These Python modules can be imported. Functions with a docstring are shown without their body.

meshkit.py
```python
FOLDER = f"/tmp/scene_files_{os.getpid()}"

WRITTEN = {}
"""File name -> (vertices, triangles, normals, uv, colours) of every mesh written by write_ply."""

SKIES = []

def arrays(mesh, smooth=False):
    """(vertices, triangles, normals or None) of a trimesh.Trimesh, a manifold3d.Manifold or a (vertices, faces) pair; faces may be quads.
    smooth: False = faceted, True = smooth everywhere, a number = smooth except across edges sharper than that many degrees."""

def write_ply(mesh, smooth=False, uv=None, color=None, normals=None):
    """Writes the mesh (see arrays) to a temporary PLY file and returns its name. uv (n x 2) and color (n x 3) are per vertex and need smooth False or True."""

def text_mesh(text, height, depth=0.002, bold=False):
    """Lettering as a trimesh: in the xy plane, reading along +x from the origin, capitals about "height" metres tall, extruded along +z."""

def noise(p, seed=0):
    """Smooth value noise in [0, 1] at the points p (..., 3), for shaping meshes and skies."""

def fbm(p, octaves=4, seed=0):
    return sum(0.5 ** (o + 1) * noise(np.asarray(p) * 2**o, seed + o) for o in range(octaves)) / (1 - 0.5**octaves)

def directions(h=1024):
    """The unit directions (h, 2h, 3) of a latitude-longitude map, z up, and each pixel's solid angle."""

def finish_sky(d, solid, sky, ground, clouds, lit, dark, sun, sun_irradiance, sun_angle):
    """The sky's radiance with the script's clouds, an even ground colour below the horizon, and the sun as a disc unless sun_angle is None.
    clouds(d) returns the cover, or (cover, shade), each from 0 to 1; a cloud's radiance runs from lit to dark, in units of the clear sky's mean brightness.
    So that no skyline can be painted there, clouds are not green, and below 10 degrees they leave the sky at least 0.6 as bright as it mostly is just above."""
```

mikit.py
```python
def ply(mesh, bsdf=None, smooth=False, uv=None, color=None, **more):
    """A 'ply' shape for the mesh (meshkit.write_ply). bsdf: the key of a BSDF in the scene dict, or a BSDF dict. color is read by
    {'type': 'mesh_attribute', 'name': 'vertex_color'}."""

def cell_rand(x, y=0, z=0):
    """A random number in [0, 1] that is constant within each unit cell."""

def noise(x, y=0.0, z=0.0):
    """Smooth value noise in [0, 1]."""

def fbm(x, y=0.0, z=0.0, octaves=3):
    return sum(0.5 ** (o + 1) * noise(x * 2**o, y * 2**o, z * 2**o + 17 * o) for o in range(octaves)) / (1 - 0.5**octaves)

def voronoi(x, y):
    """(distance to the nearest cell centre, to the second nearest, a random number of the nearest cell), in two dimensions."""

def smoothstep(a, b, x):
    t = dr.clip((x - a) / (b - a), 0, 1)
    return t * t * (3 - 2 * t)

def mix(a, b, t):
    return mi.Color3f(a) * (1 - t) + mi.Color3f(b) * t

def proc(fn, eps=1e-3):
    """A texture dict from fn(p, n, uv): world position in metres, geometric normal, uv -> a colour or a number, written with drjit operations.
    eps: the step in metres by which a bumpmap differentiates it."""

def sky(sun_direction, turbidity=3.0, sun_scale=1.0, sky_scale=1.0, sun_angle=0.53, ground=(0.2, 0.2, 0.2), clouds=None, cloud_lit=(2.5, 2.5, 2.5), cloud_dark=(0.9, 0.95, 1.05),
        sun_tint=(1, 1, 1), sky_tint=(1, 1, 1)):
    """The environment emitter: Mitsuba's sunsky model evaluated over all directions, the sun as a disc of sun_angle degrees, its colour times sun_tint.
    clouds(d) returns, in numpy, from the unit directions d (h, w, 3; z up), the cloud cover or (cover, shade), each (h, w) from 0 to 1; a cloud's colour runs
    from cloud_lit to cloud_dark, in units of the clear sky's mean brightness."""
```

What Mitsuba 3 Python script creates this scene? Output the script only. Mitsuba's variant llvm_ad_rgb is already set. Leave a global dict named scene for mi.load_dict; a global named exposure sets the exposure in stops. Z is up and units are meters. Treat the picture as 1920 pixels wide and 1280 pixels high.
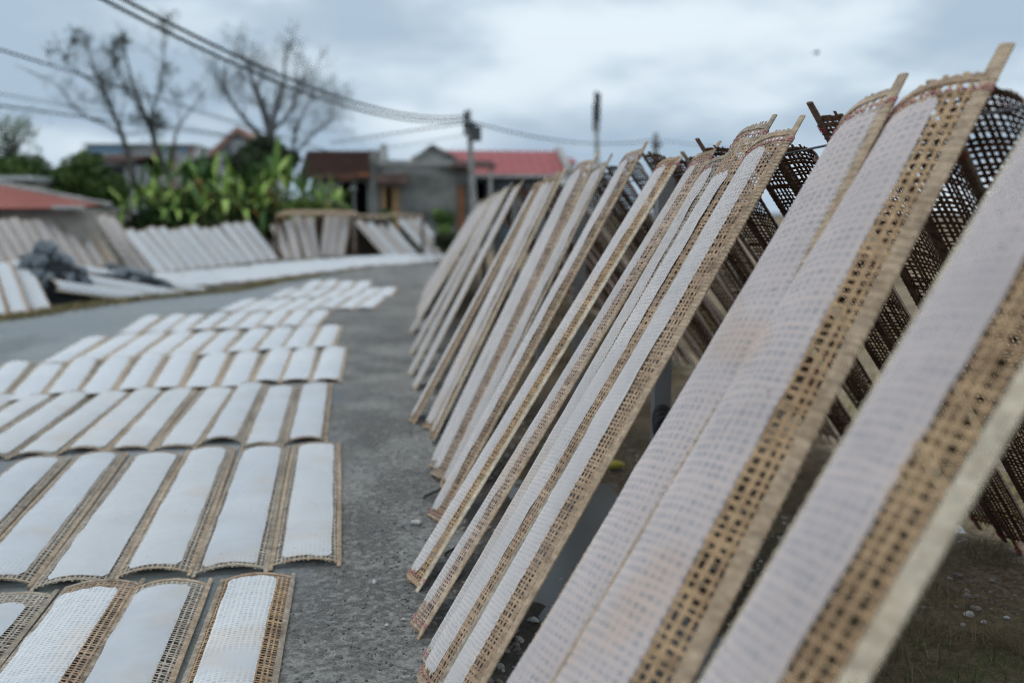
import math, random
import numpy as np, trimesh, manifold3d, drjit as dr, mitsuba as mi
import mikit, meshkit
from mikit import noise, fbm, smoothstep, mix, voronoi, cell_rand, proc

T = mi.ScalarTransform4f
scene, labels = {}, {}
RNG = np.random.default_rng(7)

# ------------------------------------------------------------------ camera
F = 1830.0 / 1920.0                       # focal length in image widths
H = 1.6                                   # camera height
PITCH = math.atan(240 / 1830.0)
YAW = math.atan(162 / 1845.7)
fwd = np.array([math.sin(YAW) * math.cos(PITCH), math.cos(YAW) * math.cos(PITCH), -math.sin(PITCH)])
rgt = np.array([math.cos(YAW), -math.sin(YAW), 0.0])
upv = np.cross(rgt, fwd)
EYE = np.array([0, 0, H])
scene['camera'] = {'type': 'thinlens', 'fov': 2 * math.degrees(math.atan(0.5 / F)), 'fov_axis': 'x',
                   'to_world': T().look_at(origin=EYE.tolist(), target=(EYE + fwd).tolist(), up=[0, 0, 1]),
                   'aperture_radius': 0.0138, 'focus_distance': 3.5, 'near_clip': 0.05, 'far_clip': 2000.0}

# ------------------------------------------------------------------ sky (overcast)
exposure = 1.64
def cloud_cover(d):
    z = np.maximum(d[..., 2], 0.02)
    a = meshkit.fbm(d * np.array([2.6, 2.6, 6.0]) + 4.0, 5, seed=36)
    b = meshkit.fbm(d * np.array([8.0, 8.0, 17.0]) + 9.0, 5, seed=38)
    s = np.clip((0.68 - 0.45 * a - 0.55 * b) / 0.26, 0, 1)
    shade = np.clip(0.66 * s * s * (3 - 2 * s) + 0.36 * (1 - z) ** 1.6, 0, 1)       # an overcast sky is brightest overhead
    return np.ones_like(z), shade
scene['sky'] = mikit.sky([-0.35, -0.3, 0.85], turbidity=4, sun_scale=0.10, sun_angle=30, sky_scale=1.0, clouds=cloud_cover,
                         cloud_lit=(2.75, 3.05, 3.22), cloud_dark=(1.15, 1.52, 1.90), ground=(0.16, 0.16, 0.16))

# ------------------------------------------------------------------ helpers
def ray(x, y):
    d = fwd * 1830.0 + rgt * (x - 960.0) - upv * (y - 640.0)
    return d / np.linalg.norm(d)
def G(x, y, z=0.0):
    """the point of the level z that the photograph shows at x, y"""
    d = ray(x, y)
    return EYE + d * ((z - H) / d[2])
def at(x, y, Y):
    d = ray(x, y)
    return EYE + d * (Y / d[1])
def unit(v):
    v = np.asarray(v, float)
    return v / np.linalg.norm(v)
used = {}
def numbered(name):
    n = used.get(name, 0)
    used[name] = n + 1
    return name if n == 0 else f'{name}_{n:03d}'
def tag(key, label=None, cat=None, group=None, kind=None):
    d = {k: v for k, v in (('label', label), ('category', cat), ('group', group), ('kind', kind)) if v}
    labels[key] = {**labels.get(key, {}), **d}
def thing(name, label, cat, group=None):
    key = numbered(name)
    tag(key, label, cat, group)
    return key
def part(parent, name, shape, m=None, kind=None, label=None):
    key = numbered(parent + '__' + name)
    if m is not None:
        shape = {**shape, 'to_world': m}
    scene[key] = shape
    if kind or label:
        tag(key, label=label, kind=kind)
    return key
def single(name, shape, label=None, cat=None, group=None, kind=None, m=None):
    key = numbered(name)
    scene[key] = {**shape, 'to_world': m} if m is not None else shape
    tag(key, label, cat, group, kind)
    return key
def cat_mesh(parts):
    vs, fs, n = [], [], 0
    for v, f in parts:
        v, f = np.asarray(v, float), np.asarray(f, int)
        if f.shape[1] == 4:
            f = np.vstack([f[:, [0, 1, 2]], f[:, [0, 2, 3]]])
        vs.append(v); fs.append(f + n); n += len(v)
    return np.vstack(vs), np.vstack(fs)
BOXF = np.array([[0, 2, 3, 1], [4, 5, 7, 6], [0, 1, 5, 4], [2, 6, 7, 3], [0, 4, 6, 2], [1, 3, 7, 5]])
def boxm(x0, x1, y0, y1, z0, z1):
    v = np.array([[x, y, z] for z in (z0, z1) for y in (y0, y1) for x in (x0, x1)], float)
    return v, BOXF
def tube(pts, radii, sides=6, cap=True, squash=None):
    pts = np.asarray(pts, float)
    radii = np.broadcast_to(radii, len(pts))
    tan = np.gradient(pts, axis=0)
    tan /= np.linalg.norm(tan, axis=1, keepdims=True) + 1e-12
    ref = np.array([0.0, 0, 1]) if abs(tan[:, 2]).mean() < 0.8 else np.array([1.0, 0, 0])
    a = np.cross(tan, ref); a /= np.linalg.norm(a, axis=1, keepdims=True) + 1e-12
    b = np.cross(tan, a)
    t = np.arange(sides) / sides * 2 * math.pi
    s = 1.0 if squash is None else squash
    ring = pts[:, None] + radii[:, None, None] * (np.cos(t)[None, :, None] * a[:, None] + s * np.sin(t)[None, :, None] * b[:, None])
    v = ring.reshape(-1, 3)
    i = np.arange(len(pts) - 1)[:, None] * sides
    k = np.arange(sides)[None]
    k2 = (k + 1) % sides
    f = np.stack([i + k, i + sides + k, i + sides + k2, i + k2], -1).reshape(-1, 4)
    f = np.vstack([f[:, [0, 1, 2]], f[:, [0, 2, 3]]])
    if cap:
        n = len(v)
        v = np.vstack([v, pts[:1], pts[-1:]])
        kk = np.arange(sides); k2 = (kk + 1) % sides
        e = (len(pts) - 1) * sides
        f = np.vstack([f, np.stack([kk * 0 + n, kk, k2], 1), np.stack([kk * 0 + n + 1, e + k2, e + kk], 1)])
    return v, f
def man_box(x0, x1, y0, y1, z0, z1):
    return manifold3d.Manifold.cube([x1 - x0, y1 - y0, z1 - z0]).translate([x0, y0, z0])
def prism_x(poly_yz, x0, x1):
    """a prism along x of the outline given as (y, z) points"""
    m = manifold3d.CrossSection([np.asarray(poly_yz, float)], manifold3d.FillRule.NonZero).extrude(x1 - x0)
    return m.transform(np.array([[0, 0, 1, x0], [1, 0, 0, 0], [0, 1, 0, 0]], float))
def mat4(ex, ey, ez, o):
    m = np.eye(4)
    m[:3, 0], m[:3, 1], m[:3, 2], m[:3, 3] = ex, ey, ez, o
    return T(m.tolist())
ORD = ['', 'first', 'second', 'third', 'fourth', 'fifth', 'sixth', 'seventh', 'eighth', 'ninth', 'tenth', 'eleventh', 'twelfth', 'thirteenth', 'fourteenth', 'fifteenth',
       'sixteenth', 'seventeenth', 'eighteenth', 'nineteenth']
def ordinal(n):
    if n < 20:
        return ORD[n]
    t, u = divmod(n, 10)
    return (['', '', 'twenty', 'thirty', 'forty', 'fifty'][t] + '-' + ORD[u]) if u else ['', '', 'twentieth', 'thirtieth', 'fortieth', 'fiftieth'][t]

# ------------------------------------------------------------------ materials
def bsdf(key, base, rough=0.8, spec=0.3, bump=None, **more):
    """a principled material; base is a colour or a function of (p, n, uv); bump = (function, eps, height)"""
    d = {'type': 'principled', 'base_color': proc(base) if callable(base) else {'type': 'rgb', 'value': list(base)}, 'roughness': rough, 'specular': spec, **more}
    if bump:
        d = {'type': 'bumpmap', 'arbitrary': proc(bump[0], bump[1]), 'scale': bump[2], 'bsdf': d}
    scene[key] = {'type': 'twosided', 'bsdf': d}

PU, PV = 0.0205, 0.0190                    # weave pitch, across and along
def weave_hint(uv):
    x = uv.x / PU + 0.25 * (noise(uv.x * 30, uv.y * 16, 1.0) - 0.5)
    y = uv.y / PV + 0.45 * (noise(uv.x * 11, uv.y * 30, 2.0) - 0.5)
    ix, iy = dr.floor(x), dr.floor(y)
    a, b = dr.abs(x - ix - 0.5), dr.abs(y - iy - 0.5)
    wa, wb = 0.13 + 0.13 * cell_rand(ix, 3.0), 0.12 + 0.16 * cell_rand(iy, 7.0)
    hole = (1 - smoothstep(wa + 0.08, wa - 0.06, a)) * (1 - smoothstep(wb + 0.10, wb - 0.06, b))
    return 1 - hole * (0.45 + 0.55 * cell_rand(dr.floor(x + 0.5), dr.floor(y + 0.5), 5.0))
def sheet_fn(hole, strip, lo, hi):
    def fn(p, n, uv):
        s = weave_hint(uv)
        k = smoothstep(lo, hi, fbm(p.x * 2.1, p.y * 2.1, p.z * 2.1, 3))
        c = mix(hole, strip, s)
        flat = mix(hole, strip, 0.55)
        c = mix(flat, c, k)
        c = c * (0.84 + 0.20 * fbm(p.x * 5, p.y * 5, p.z * 5, 4) + 0.06 * fbm(p.x * 31, p.y * 31, p.z * 31, 2))
        warm = smoothstep(0.58, 0.78, fbm(p.x * 3.1 + 7, p.y * 3.1, p.z * 3.1, 3))
        c = mix(c, c * mi.Color3f(1.0, 0.93, 0.86), warm)
        d1, d2, r = voronoi(uv.x * 9 + dr.floor(p.y * 3) * 3.7, uv.y * 9)
        speck = smoothstep(0.055, 0.02, d1) * dr.select(r > 0.86, 1.0, 0.0)
        return mix(c, (0.28, 0.22, 0.18), speck * 0.8)
    return fn
def sheet_bump(p, n, uv):
    return weave_hint(uv) * (0.4 + 0.8 * fbm(p.x * 3, p.y * 3, p.z * 3, 2)) + 0.9 * fbm(p.x * 24, p.y * 24, p.z * 24, 2)
bsdf('m_sheet_near', sheet_fn((0.36, 0.355, 0.38), (0.62, 0.525, 0.495), 0.16, 0.54), 0.75, 0.3, (sheet_bump, 2e-3, 0.0022))
bsdf('m_sheet_fine', sheet_fn((0.42, 0.415, 0.42), (0.66, 0.60, 0.575), 0.20, 0.60), 0.75, 0.3, (sheet_bump, 2e-3, 0.0022))
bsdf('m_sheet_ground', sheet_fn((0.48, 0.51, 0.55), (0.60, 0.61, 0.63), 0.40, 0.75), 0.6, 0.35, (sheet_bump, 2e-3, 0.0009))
bsdf('m_sheet_ground_wet', sheet_fn((0.44, 0.48, 0.525), (0.74, 0.735, 0.73), 0.10, 0.40), 0.55, 0.35, (sheet_bump, 2e-3, 0.002))
bsdf('m_sheet_fine_warm', sheet_fn((0.385, 0.37, 0.365), (0.60, 0.545, 0.52), 0.20, 0.60), 0.75, 0.3, (sheet_bump, 2e-3, 0.0022))
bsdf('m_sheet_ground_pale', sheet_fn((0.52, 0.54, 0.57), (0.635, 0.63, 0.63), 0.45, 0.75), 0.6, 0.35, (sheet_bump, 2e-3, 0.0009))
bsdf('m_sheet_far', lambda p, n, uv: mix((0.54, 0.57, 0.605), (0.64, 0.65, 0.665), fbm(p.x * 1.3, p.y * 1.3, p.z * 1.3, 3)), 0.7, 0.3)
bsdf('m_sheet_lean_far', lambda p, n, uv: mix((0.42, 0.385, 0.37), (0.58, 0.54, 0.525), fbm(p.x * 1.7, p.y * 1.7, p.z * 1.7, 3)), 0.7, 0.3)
def bamboo_fn(a, b, dark, amt=1.0):
    def fn(p, n, uv):
        big = fbm(p.x * 5, p.y * 5, p.z * 5, 3)
        fine = noise(p.x * 90, p.y * 90, p.z * 90)
        c = mix(a, b, smoothstep(0.25, 0.75, 0.5 * big + 0.5 * fine)) * (0.72 + 0.5 * noise(p.x * 47, p.y * 47, p.z * 47))
        spot = smoothstep(0.60, 0.78, fbm(p.x * 14 + 5, p.y * 14, p.z * 14, 3))
        return mix(c, dark, spot * amt)
    return fn
bsdf('m_weave_tan', bamboo_fn((0.33, 0.215, 0.135), (0.49, 0.345, 0.23), (0.17, 0.11, 0.075), 0.6), 0.6, 0.4)
bsdf('m_weave_gold', bamboo_fn((0.36, 0.22, 0.115), (0.51, 0.34, 0.19), (0.20, 0.125, 0.07), 0.6), 0.55, 0.4)
bsdf('m_weave_grey', bamboo_fn((0.36, 0.30, 0.24), (0.52, 0.45, 0.37), (0.17, 0.14, 0.12), 0.8), 0.75, 0.3)
bsdf('m_weave_pink', bamboo_fn((0.40, 0.29, 0.22), (0.56, 0.42, 0.33), (0.22, 0.15, 0.12), 0.7), 0.7, 0.3)
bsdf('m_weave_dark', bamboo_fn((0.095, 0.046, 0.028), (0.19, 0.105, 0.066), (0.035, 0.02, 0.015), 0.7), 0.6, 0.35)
bsdf('m_slat_pale', bamboo_fn((0.52, 0.42, 0.30), (0.66, 0.57, 0.44), (0.40, 0.30, 0.21), 0.4), 0.6, 0.4)
bsdf('m_slat_tan', bamboo_fn((0.37, 0.26, 0.165), (0.52, 0.395, 0.275), (0.22, 0.15, 0.10), 0.6), 0.6, 0.4)
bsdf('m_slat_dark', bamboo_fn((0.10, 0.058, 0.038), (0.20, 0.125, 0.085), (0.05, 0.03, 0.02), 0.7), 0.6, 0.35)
bsdf('m_slat_worn', bamboo_fn((0.30, 0.24, 0.18), (0.46, 0.39, 0.31), (0.14, 0.10, 0.08), 0.7), 0.7, 0.3)
bsdf('m_thread_red', (0.36, 0.07, 0.08), 0.9, 0.1)
bsdf('m_thread_pink', (0.55, 0.25, 0.26), 0.9, 0.1)
def weave_far_fn(p, n, uv):
    s = weave_hint(uv)
    c = mix((0.38, 0.30, 0.23), (0.54, 0.44, 0.35), fbm(p.x * 6, p.y * 6, p.z * 6, 3))
    return mix((0.14, 0.11, 0.09), c, 0.25 + 0.75 * s)
bsdf('m_weave_far', weave_far_fn, 0.75, 0.3)

# ================================================================== the drying screens
W, L = 0.33, 2.34
def surf_z(u, v, arch, bow, tw):
    return arch * (1 - (2 * u / W) ** 2) + bow * 4 * (v / L) * (1 - v / L) + tw * u * (v / L - 0.5)
def strip(u, v, side, z, hw, thick, solid):
    """a woven strip: centre line (u, v, z), half width hw in direction side"""
    c = np.stack([u, v, z], -1)
    s = np.asarray(side, float)[None] * hw
    if not solid:
        p = np.stack([c - s, c + s], 1).reshape(-1, 3)
        i = np.arange(len(u) - 1) * 2
        return p, np.stack([i, i + 1, i + 3, i + 2], 1)
    t = np.array([0, 0, thick])
    p = np.stack([c - s, c - s + t, c + s + t, c + s], 1).reshape(-1, 3)
    i = np.arange(len(u) - 1)[:, None] * 4
    k = np.arange(4)[None]; k2 = (k + 1) % 4
    f = np.stack([i + k, i + k2, i + 4 + k2, i + 4 + k], -1).reshape(-1, 4)
    e = (len(u) - 1) * 4
    return p, np.vstack([f, [[0, 3, 2, 1], [e, e + 1, e + 2, e + 3]]])
def weave_strips(rng, arch, bow, tw, solid, apart=False, pitch=1.0, sw=1.0):
    out = []
    PU_, PV_ = PU * pitch, PV * pitch
    nw = int(round((W - 0.02) / PU_))
    us = (np.arange(nw + 1) - nw / 2) * PU_
    nv = int((L - 0.01) / PV_)
    vs = 0.006 + np.arange(nv + 1) * PV_
    lift = 0.0016
    for j, v0 in enumerate(vs):
        v0 = v0 + rng.normal(0, 0.0019)
        tilt = rng.normal(0, 0.006)
        hw = 0.0038 * pitch * sw * rng.uniform(0.7, 1.3)
        if rng.random() < 0.07: hw *= 0.5
        if rng.random() < 0.06: hw *= 1.4
        if solid:
            u = np.linspace(us[0] - 0.008, us[-1] + 0.008, 2 * nw + 3)
            z = surf_z(u, v0, arch, bow, tw) + lift * np.cos((u - us[0]) / PU_ * math.pi + j * math.pi)
        else:
            u = np.linspace(us[0] - 0.008, us[-1] + 0.008, nw + 1)
            z = surf_z(u, v0, arch, bow, tw) + lift * (1 if j % 2 else -1)
        v = v0 + tilt * (u / W) + rng.normal(0, 0.0004, len(u))
        out.append(strip(u, v, [0, 1, 0], z, hw, 0.0012, solid))
    for u0 in us:
        u0 = u0 + rng.normal(0, 0.0017)
        v = np.linspace(0.0 - rng.random() * 0.012, L + rng.random() * 0.014, 40)
        u = u0 + 0.0018 * np.sin(v * rng.uniform(2, 6) + rng.random() * 6) + rng.normal(0, 0.0005, len(v))
        z = surf_z(u, v, arch, bow, tw)
        nx = 8 * arch * u0 / W ** 2
        out.append(strip(u, v, unit([1, 0, -nx]), z, 0.0041 * pitch * sw * rng.uniform(0.7, 1.4), 0.0012, solid))
    return out if apart else cat_mesh(out)
def slat_mesh(rng, side, arch, bow, tw, e0, e1, hw=0.0165, hz=0.006, n=14):
    v = np.linspace(-e0, L + e1, n)
    u0 = side * (W / 2 - 0.008)
    u = u0 + 0.0025 * np.sin(v * 2.2 + rng.random() * 6)
    z = surf_z(np.full_like(v, u0), np.clip(v, 0, L), arch, bow, tw)
    nx = 8 * arch * u0 / W ** 2 * 0.6
    a, b = unit([1, 0, -nx]), unit([nx, 0, 1])
    t = (np.arange(8) + 0.5) / 8 * 2 * math.pi
    cs = np.sign(np.cos(t)) * np.abs(np.cos(t)) ** 0.7
    sn = np.sign(np.sin(t)) * np.abs(np.sin(t)) ** 0.7
    w = hw * (1 + 0.05 * np.sin(v * 9 + rng.random() * 6))
    w[0] *= 0.82; w[-1] *= 0.82
    c = np.stack([u, v, z], -1)
    ring = c[:, None] + w[:, None, None] * cs[None, :, None] * a + hz * sn[None, :, None] * b
    m = ring.reshape(-1, 3)
    i = np.arange(n - 1)[:, None] * 8; k = np.arange(8)[None]; k2 = (k + 1) % 8
    f = np.stack([i + k, i + k2, i + 8 + k2, i + 8 + k], -1).reshape(-1, 4)
    f = np.vstack([f[:, [0, 1, 2]], f[:, [0, 2, 3]]])
    m = np.vstack([m, c[:1], c[-1:]]); q = n * 8
    kk = np.arange(8); k2 = (kk + 1) % 8; e = (n - 1) * 8
    f = np.vstack([f, np.stack([kk * 0 + q, k2, kk], 1), np.stack([kk * 0 + q + 1, e + kk, e + k2], 1)])
    return m, f
def bindings_mesh(rng, side, arch, bow, tw, pitch, sw=0.0165):
    """the strip ends lashed round an edge slat: narrow raised bands"""
    out = []
    u0 = side * (W / 2 - 0.008)
    nx = 8 * arch * u0 / W ** 2 * 0.6
    a, b = unit([1, 0, -nx]), unit([nx, 0, 1])
    t = (np.arange(8) + 0.5) / 8 * 2 * math.pi
    for v in np.arange(0.03, L - 0.02, pitch):
        v = v + rng.normal(0, pitch * 0.12)
        z = surf_z(u0, v, arch, bow, tw)
        hw = 0.0016 * rng.uniform(0.7, 1.6)
        c = np.array([u0, v, z])
        r = [c + np.array([0, s * hw, 0]) + (sw + 0.0016) * math.copysign(abs(math.cos(q)) ** .7, math.cos(q)) * a + 0.0078 * math.copysign(abs(math.sin(q)) ** .7, math.sin(q)) * b
             for s in (-1, 1) for q in t]
        k = np.arange(8); k2 = (k + 1) % 8
        out.append((np.array(r), np.stack([k, k2, k2 + 8, k + 8], 1)))
    return cat_mesh(out)
def end_mesh(rng, v0, arch, bow, tw, hw):
    u = np.linspace(-W / 2 + 0.002, W / 2 - 0.002, 18)
    v = v0 + rng.normal(0, 0.0015, len(u))
    return strip(u, v, [0, 1, 0], surf_z(u, v0, arch, bow, tw) + 0.0022, hw, 0.004, True)
def stitch_mesh(rng, v0, arch, bow, tw):
    out = []
    u = -W / 2 + 0.015
    while u < W / 2 - 0.02:
        n = rng.uniform(0.012, 0.022)
        q = np.linspace(u, u + n, 4)
        z = surf_z(q, v0, arch, bow, tw) + 0.0055 + np.array([-.002, .002, .002, -.002])
        out.append(tube(np.stack([q, v0 + rng.normal(0, .003) + np.linspace(0, rng.normal(0, .004), 4), z], -1), 0.0022, 5))
        u += n + rng.uniform(0.004, 0.012)
    for s in (-1, 1):                      # the thread wound round the slat
        for k in range(3):
            t = np.linspace(0, 2 * math.pi, 11)
            c = np.array([s * (W / 2 - 0.004), v0 - 0.006 + k * 0.007, surf_z(s * (W / 2 - .004), v0, arch, bow, tw)])
            out.append(tube(c + np.stack([0.0188 * np.cos(t), 0.003 * np.sin(t + k), 0.0092 * np.sin(t)], -1), 0.0016, 4))
    return cat_mesh(out)
def sheet_mesh(rng, u0, u1, v0, v1, arch, bow, tw, nu, nv, lift=0.0042, rag=0.006):
    """the dried white layer: a thin solid sheet over the weave, with ragged edges"""
    s, t = np.meshgrid(np.linspace(0, 1, nu), np.linspace(0, 1, nv), indexing='ij')
    sd = int(rng.integers(1e6))
    tl = meshkit.fbm(np.stack([t * 22, t * 0, t * 0], -1), 4, sd) - 0.5
    tr = meshkit.fbm(np.stack([t * 22, t * 0 + 7, t * 0], -1), 4, sd + 1) - 0.5
    b0 = meshkit.fbm(np.stack([s * 6, s * 0, s * 0], -1), 4, sd + 2) - 0.5
    b1 = meshkit.fbm(np.stack([s * 6, s * 0, s * 0 + 3], -1), 4, sd + 3) - 0.5
    uu = (u0 + rag * tl) * (1 - s) + (u1 + rag * 1.2 * tr) * s
    vv = (v0 + 5 * rag * b0) * (1 - t) + (v1 + 5 * rag * b1) * t
    # corners rounded off
    cr = 0.03
    near = np.minimum(t, 1 - t) * L
    pull = np.clip(1 - near / cr, 0, 1) ** 2 * 0.02
    uu = uu + np.where(s < 0.5, 1, -1) * pull * np.abs(2 * s - 1) ** 4
    z = surf_z(uu, vv, arch, bow, tw)
    nrm = np.stack([8 * arch * uu / W ** 2, uu * 0, uu * 0 + 1], -1)
    nrm /= np.linalg.norm(nrm, axis=-1, keepdims=True)
    wr = (meshkit.fbm(np.stack([uu * 20, vv * 9, uu * 0], -1), 4, sd + 5) - 0.5) * 0.0030
    edge = np.minimum(np.minimum(s, 1 - s) * (nu - 1), np.minimum(t, 1 - t) * (nv - 1))
    curl = np.clip(1 - np.minimum(s, 1 - s) * 9, 0, 1) * np.clip(meshkit.fbm(np.stack([vv * 5, s * 3, s * 0], -1), 3, sd + 8) - 0.5, 0, 1) * 0.030
    h = np.where(edge < 0.5, 0.0008, lift) + wr * (edge > 0.5) + curl
    P = np.stack([uu, vv, z], -1) + nrm * h[..., None]
    idx = np.arange(nu * nv).reshape(nu, nv)
    f = np.stack([idx[:-1, :-1], idx[1:, :-1], idx[1:, 1:], idx[:-1, 1:]], -1).reshape(-1, 4)
    return (P.reshape(-1, 3), f), np.stack([uu + W / 2, vv], -1).reshape(-1, 2)
def arch_sheet(arch, bow, tw, nu, nv, lift=0.0, w=W, u0=None, u1=None, v0=0.0, v1=L):
    u0 = -w / 2 if u0 is None else u0
    u1 = w / 2 if u1 is None else u1
    u, v = np.meshgrid(np.linspace(u0, u1, nu), np.linspace(v0, v1, nv), indexing='ij')
    P = np.stack([u, v, surf_z(u, v, arch, bow, tw) + lift], -1)
    idx = np.arange(nu * nv).reshape(nu, nv)
    f = np.stack([idx[:-1, :-1], idx[1:, :-1], idx[1:, 1:], idx[:-1, 1:]], -1).reshape(-1, 4)
    return (P.reshape(-1, 3), f), np.stack([u + W / 2, v], -1).reshape(-1, 2)

def near_variant(seed, solid, sheet, arch=0.05, bow=0.0, tw=0.0, e=(0.04, 0.06), apart=False, su=None, sv=None, res=(22, 90), pitch=1.0, hw=0.0165, sw=1.0):
    """the meshes of one detailed screen, as shape dicts without a material"""
    rng = np.random.default_rng(seed)
    d = {}
    ws = weave_strips(rng, arch, bow, tw, solid, apart=apart, pitch=pitch, sw=sw)
    d['weave'] = [mikit.ply(x) for x in ws] if apart else mikit.ply(ws)
    d['slats'] = [mikit.ply(slat_mesh(rng, s, arch, bow, tw, e[0] * rng.uniform(.3, 1.3), e[1] * rng.uniform(.2, 1.3) * (1 if s > 0 else .5), hw=hw), smooth=50) for s in (1, -1)]
    d['binding'] = mikit.ply(cat_mesh([bindings_mesh(rng, s, arch, bow, tw, 0.019 * pitch if k == 0 else 0.03, hw) for k, s in enumerate((1, -1))]))
    d['ends'] = [mikit.ply(end_mesh(rng, v, arch, bow, tw, hw)) for v, hw in ((0.008, 0.006), (L - 0.012, 0.010))]
    d['stitch'] = [mikit.ply(stitch_mesh(rng, v, arch, bow, tw)) for v in (0.03, L - 0.045)]
    if sheet:
        u0, u1 = su or (-W / 2 + 0.015, W / 2 - 0.085)
        v0, v1 = sv or (0.05, L - 0.05)
        m, uv = sheet_mesh(rng, u0, u1, v0, v1, arch, bow, tw, *res)
        d['sheet'] = mikit.ply(m, smooth=True, uv=uv / pitch)
    return d
def far_variant(seed, sheet, arch=0.05, bow=0.0, tw=0.0, su=None):
    rng = np.random.default_rng(seed)
    d = {}
    m, uv = arch_sheet(arch, bow, tw, 9, 7)
    d['weave'] = mikit.ply(m, smooth=True, uv=uv)
    d['slats'] = [mikit.ply(slat_mesh(rng, s, arch, bow, tw, 0.03, 0.05, n=4), smooth=50) for s in (1, -1)]
    if sheet:
        u0, u1 = su or (-W / 2 + 0.03, W / 2 - 0.05)
        m, uv = sheet_mesh(rng, u0, u1, 0.04, L - 0.05, arch, bow, tw, 10, 16)
        d['sheet'] = mikit.ply(m, smooth=True, uv=uv)
    return d
def ref(shape, m):
    return {**shape, 'bsdf': {'type': 'ref', 'id': m}}
def screen(var, M, label, group, weave='m_weave_tan', slat='m_slat_tan', sheet='m_sheet_fine', thread=None, name='drying_screen'):
    k = thing(name, label, 'drying screen', group)
    if isinstance(var['weave'], list):
        wk = k + '__weave'
        for s in var['weave']:
            part(wk, 'strip', ref(s, weave), M)
    else:
        part(k, 'weave', ref(var['weave'], weave), M, kind='stuff' if 'binding' in var else None)
    for s in var['slats']:
        part(k, 'edge_slat', ref(s, slat), M)
    if 'binding' in var:
        part(k, 'binding', ref(var['binding'], slat), M, kind='stuff')
    for s in var.get('ends', ()):
        part(k, 'end_strip', ref(s, slat if weave != 'm_weave_gold' else 'm_weave_tan'), M)
    if thread and 'stitch' in var:
        for s in var['stitch']:
            part(k, 'stitching', ref(s, thread), M, kind='stuff')
    if 'sheet' in var:
        part(k, 'sheet', ref(var['sheet'], sheet), M)
    return k
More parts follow.
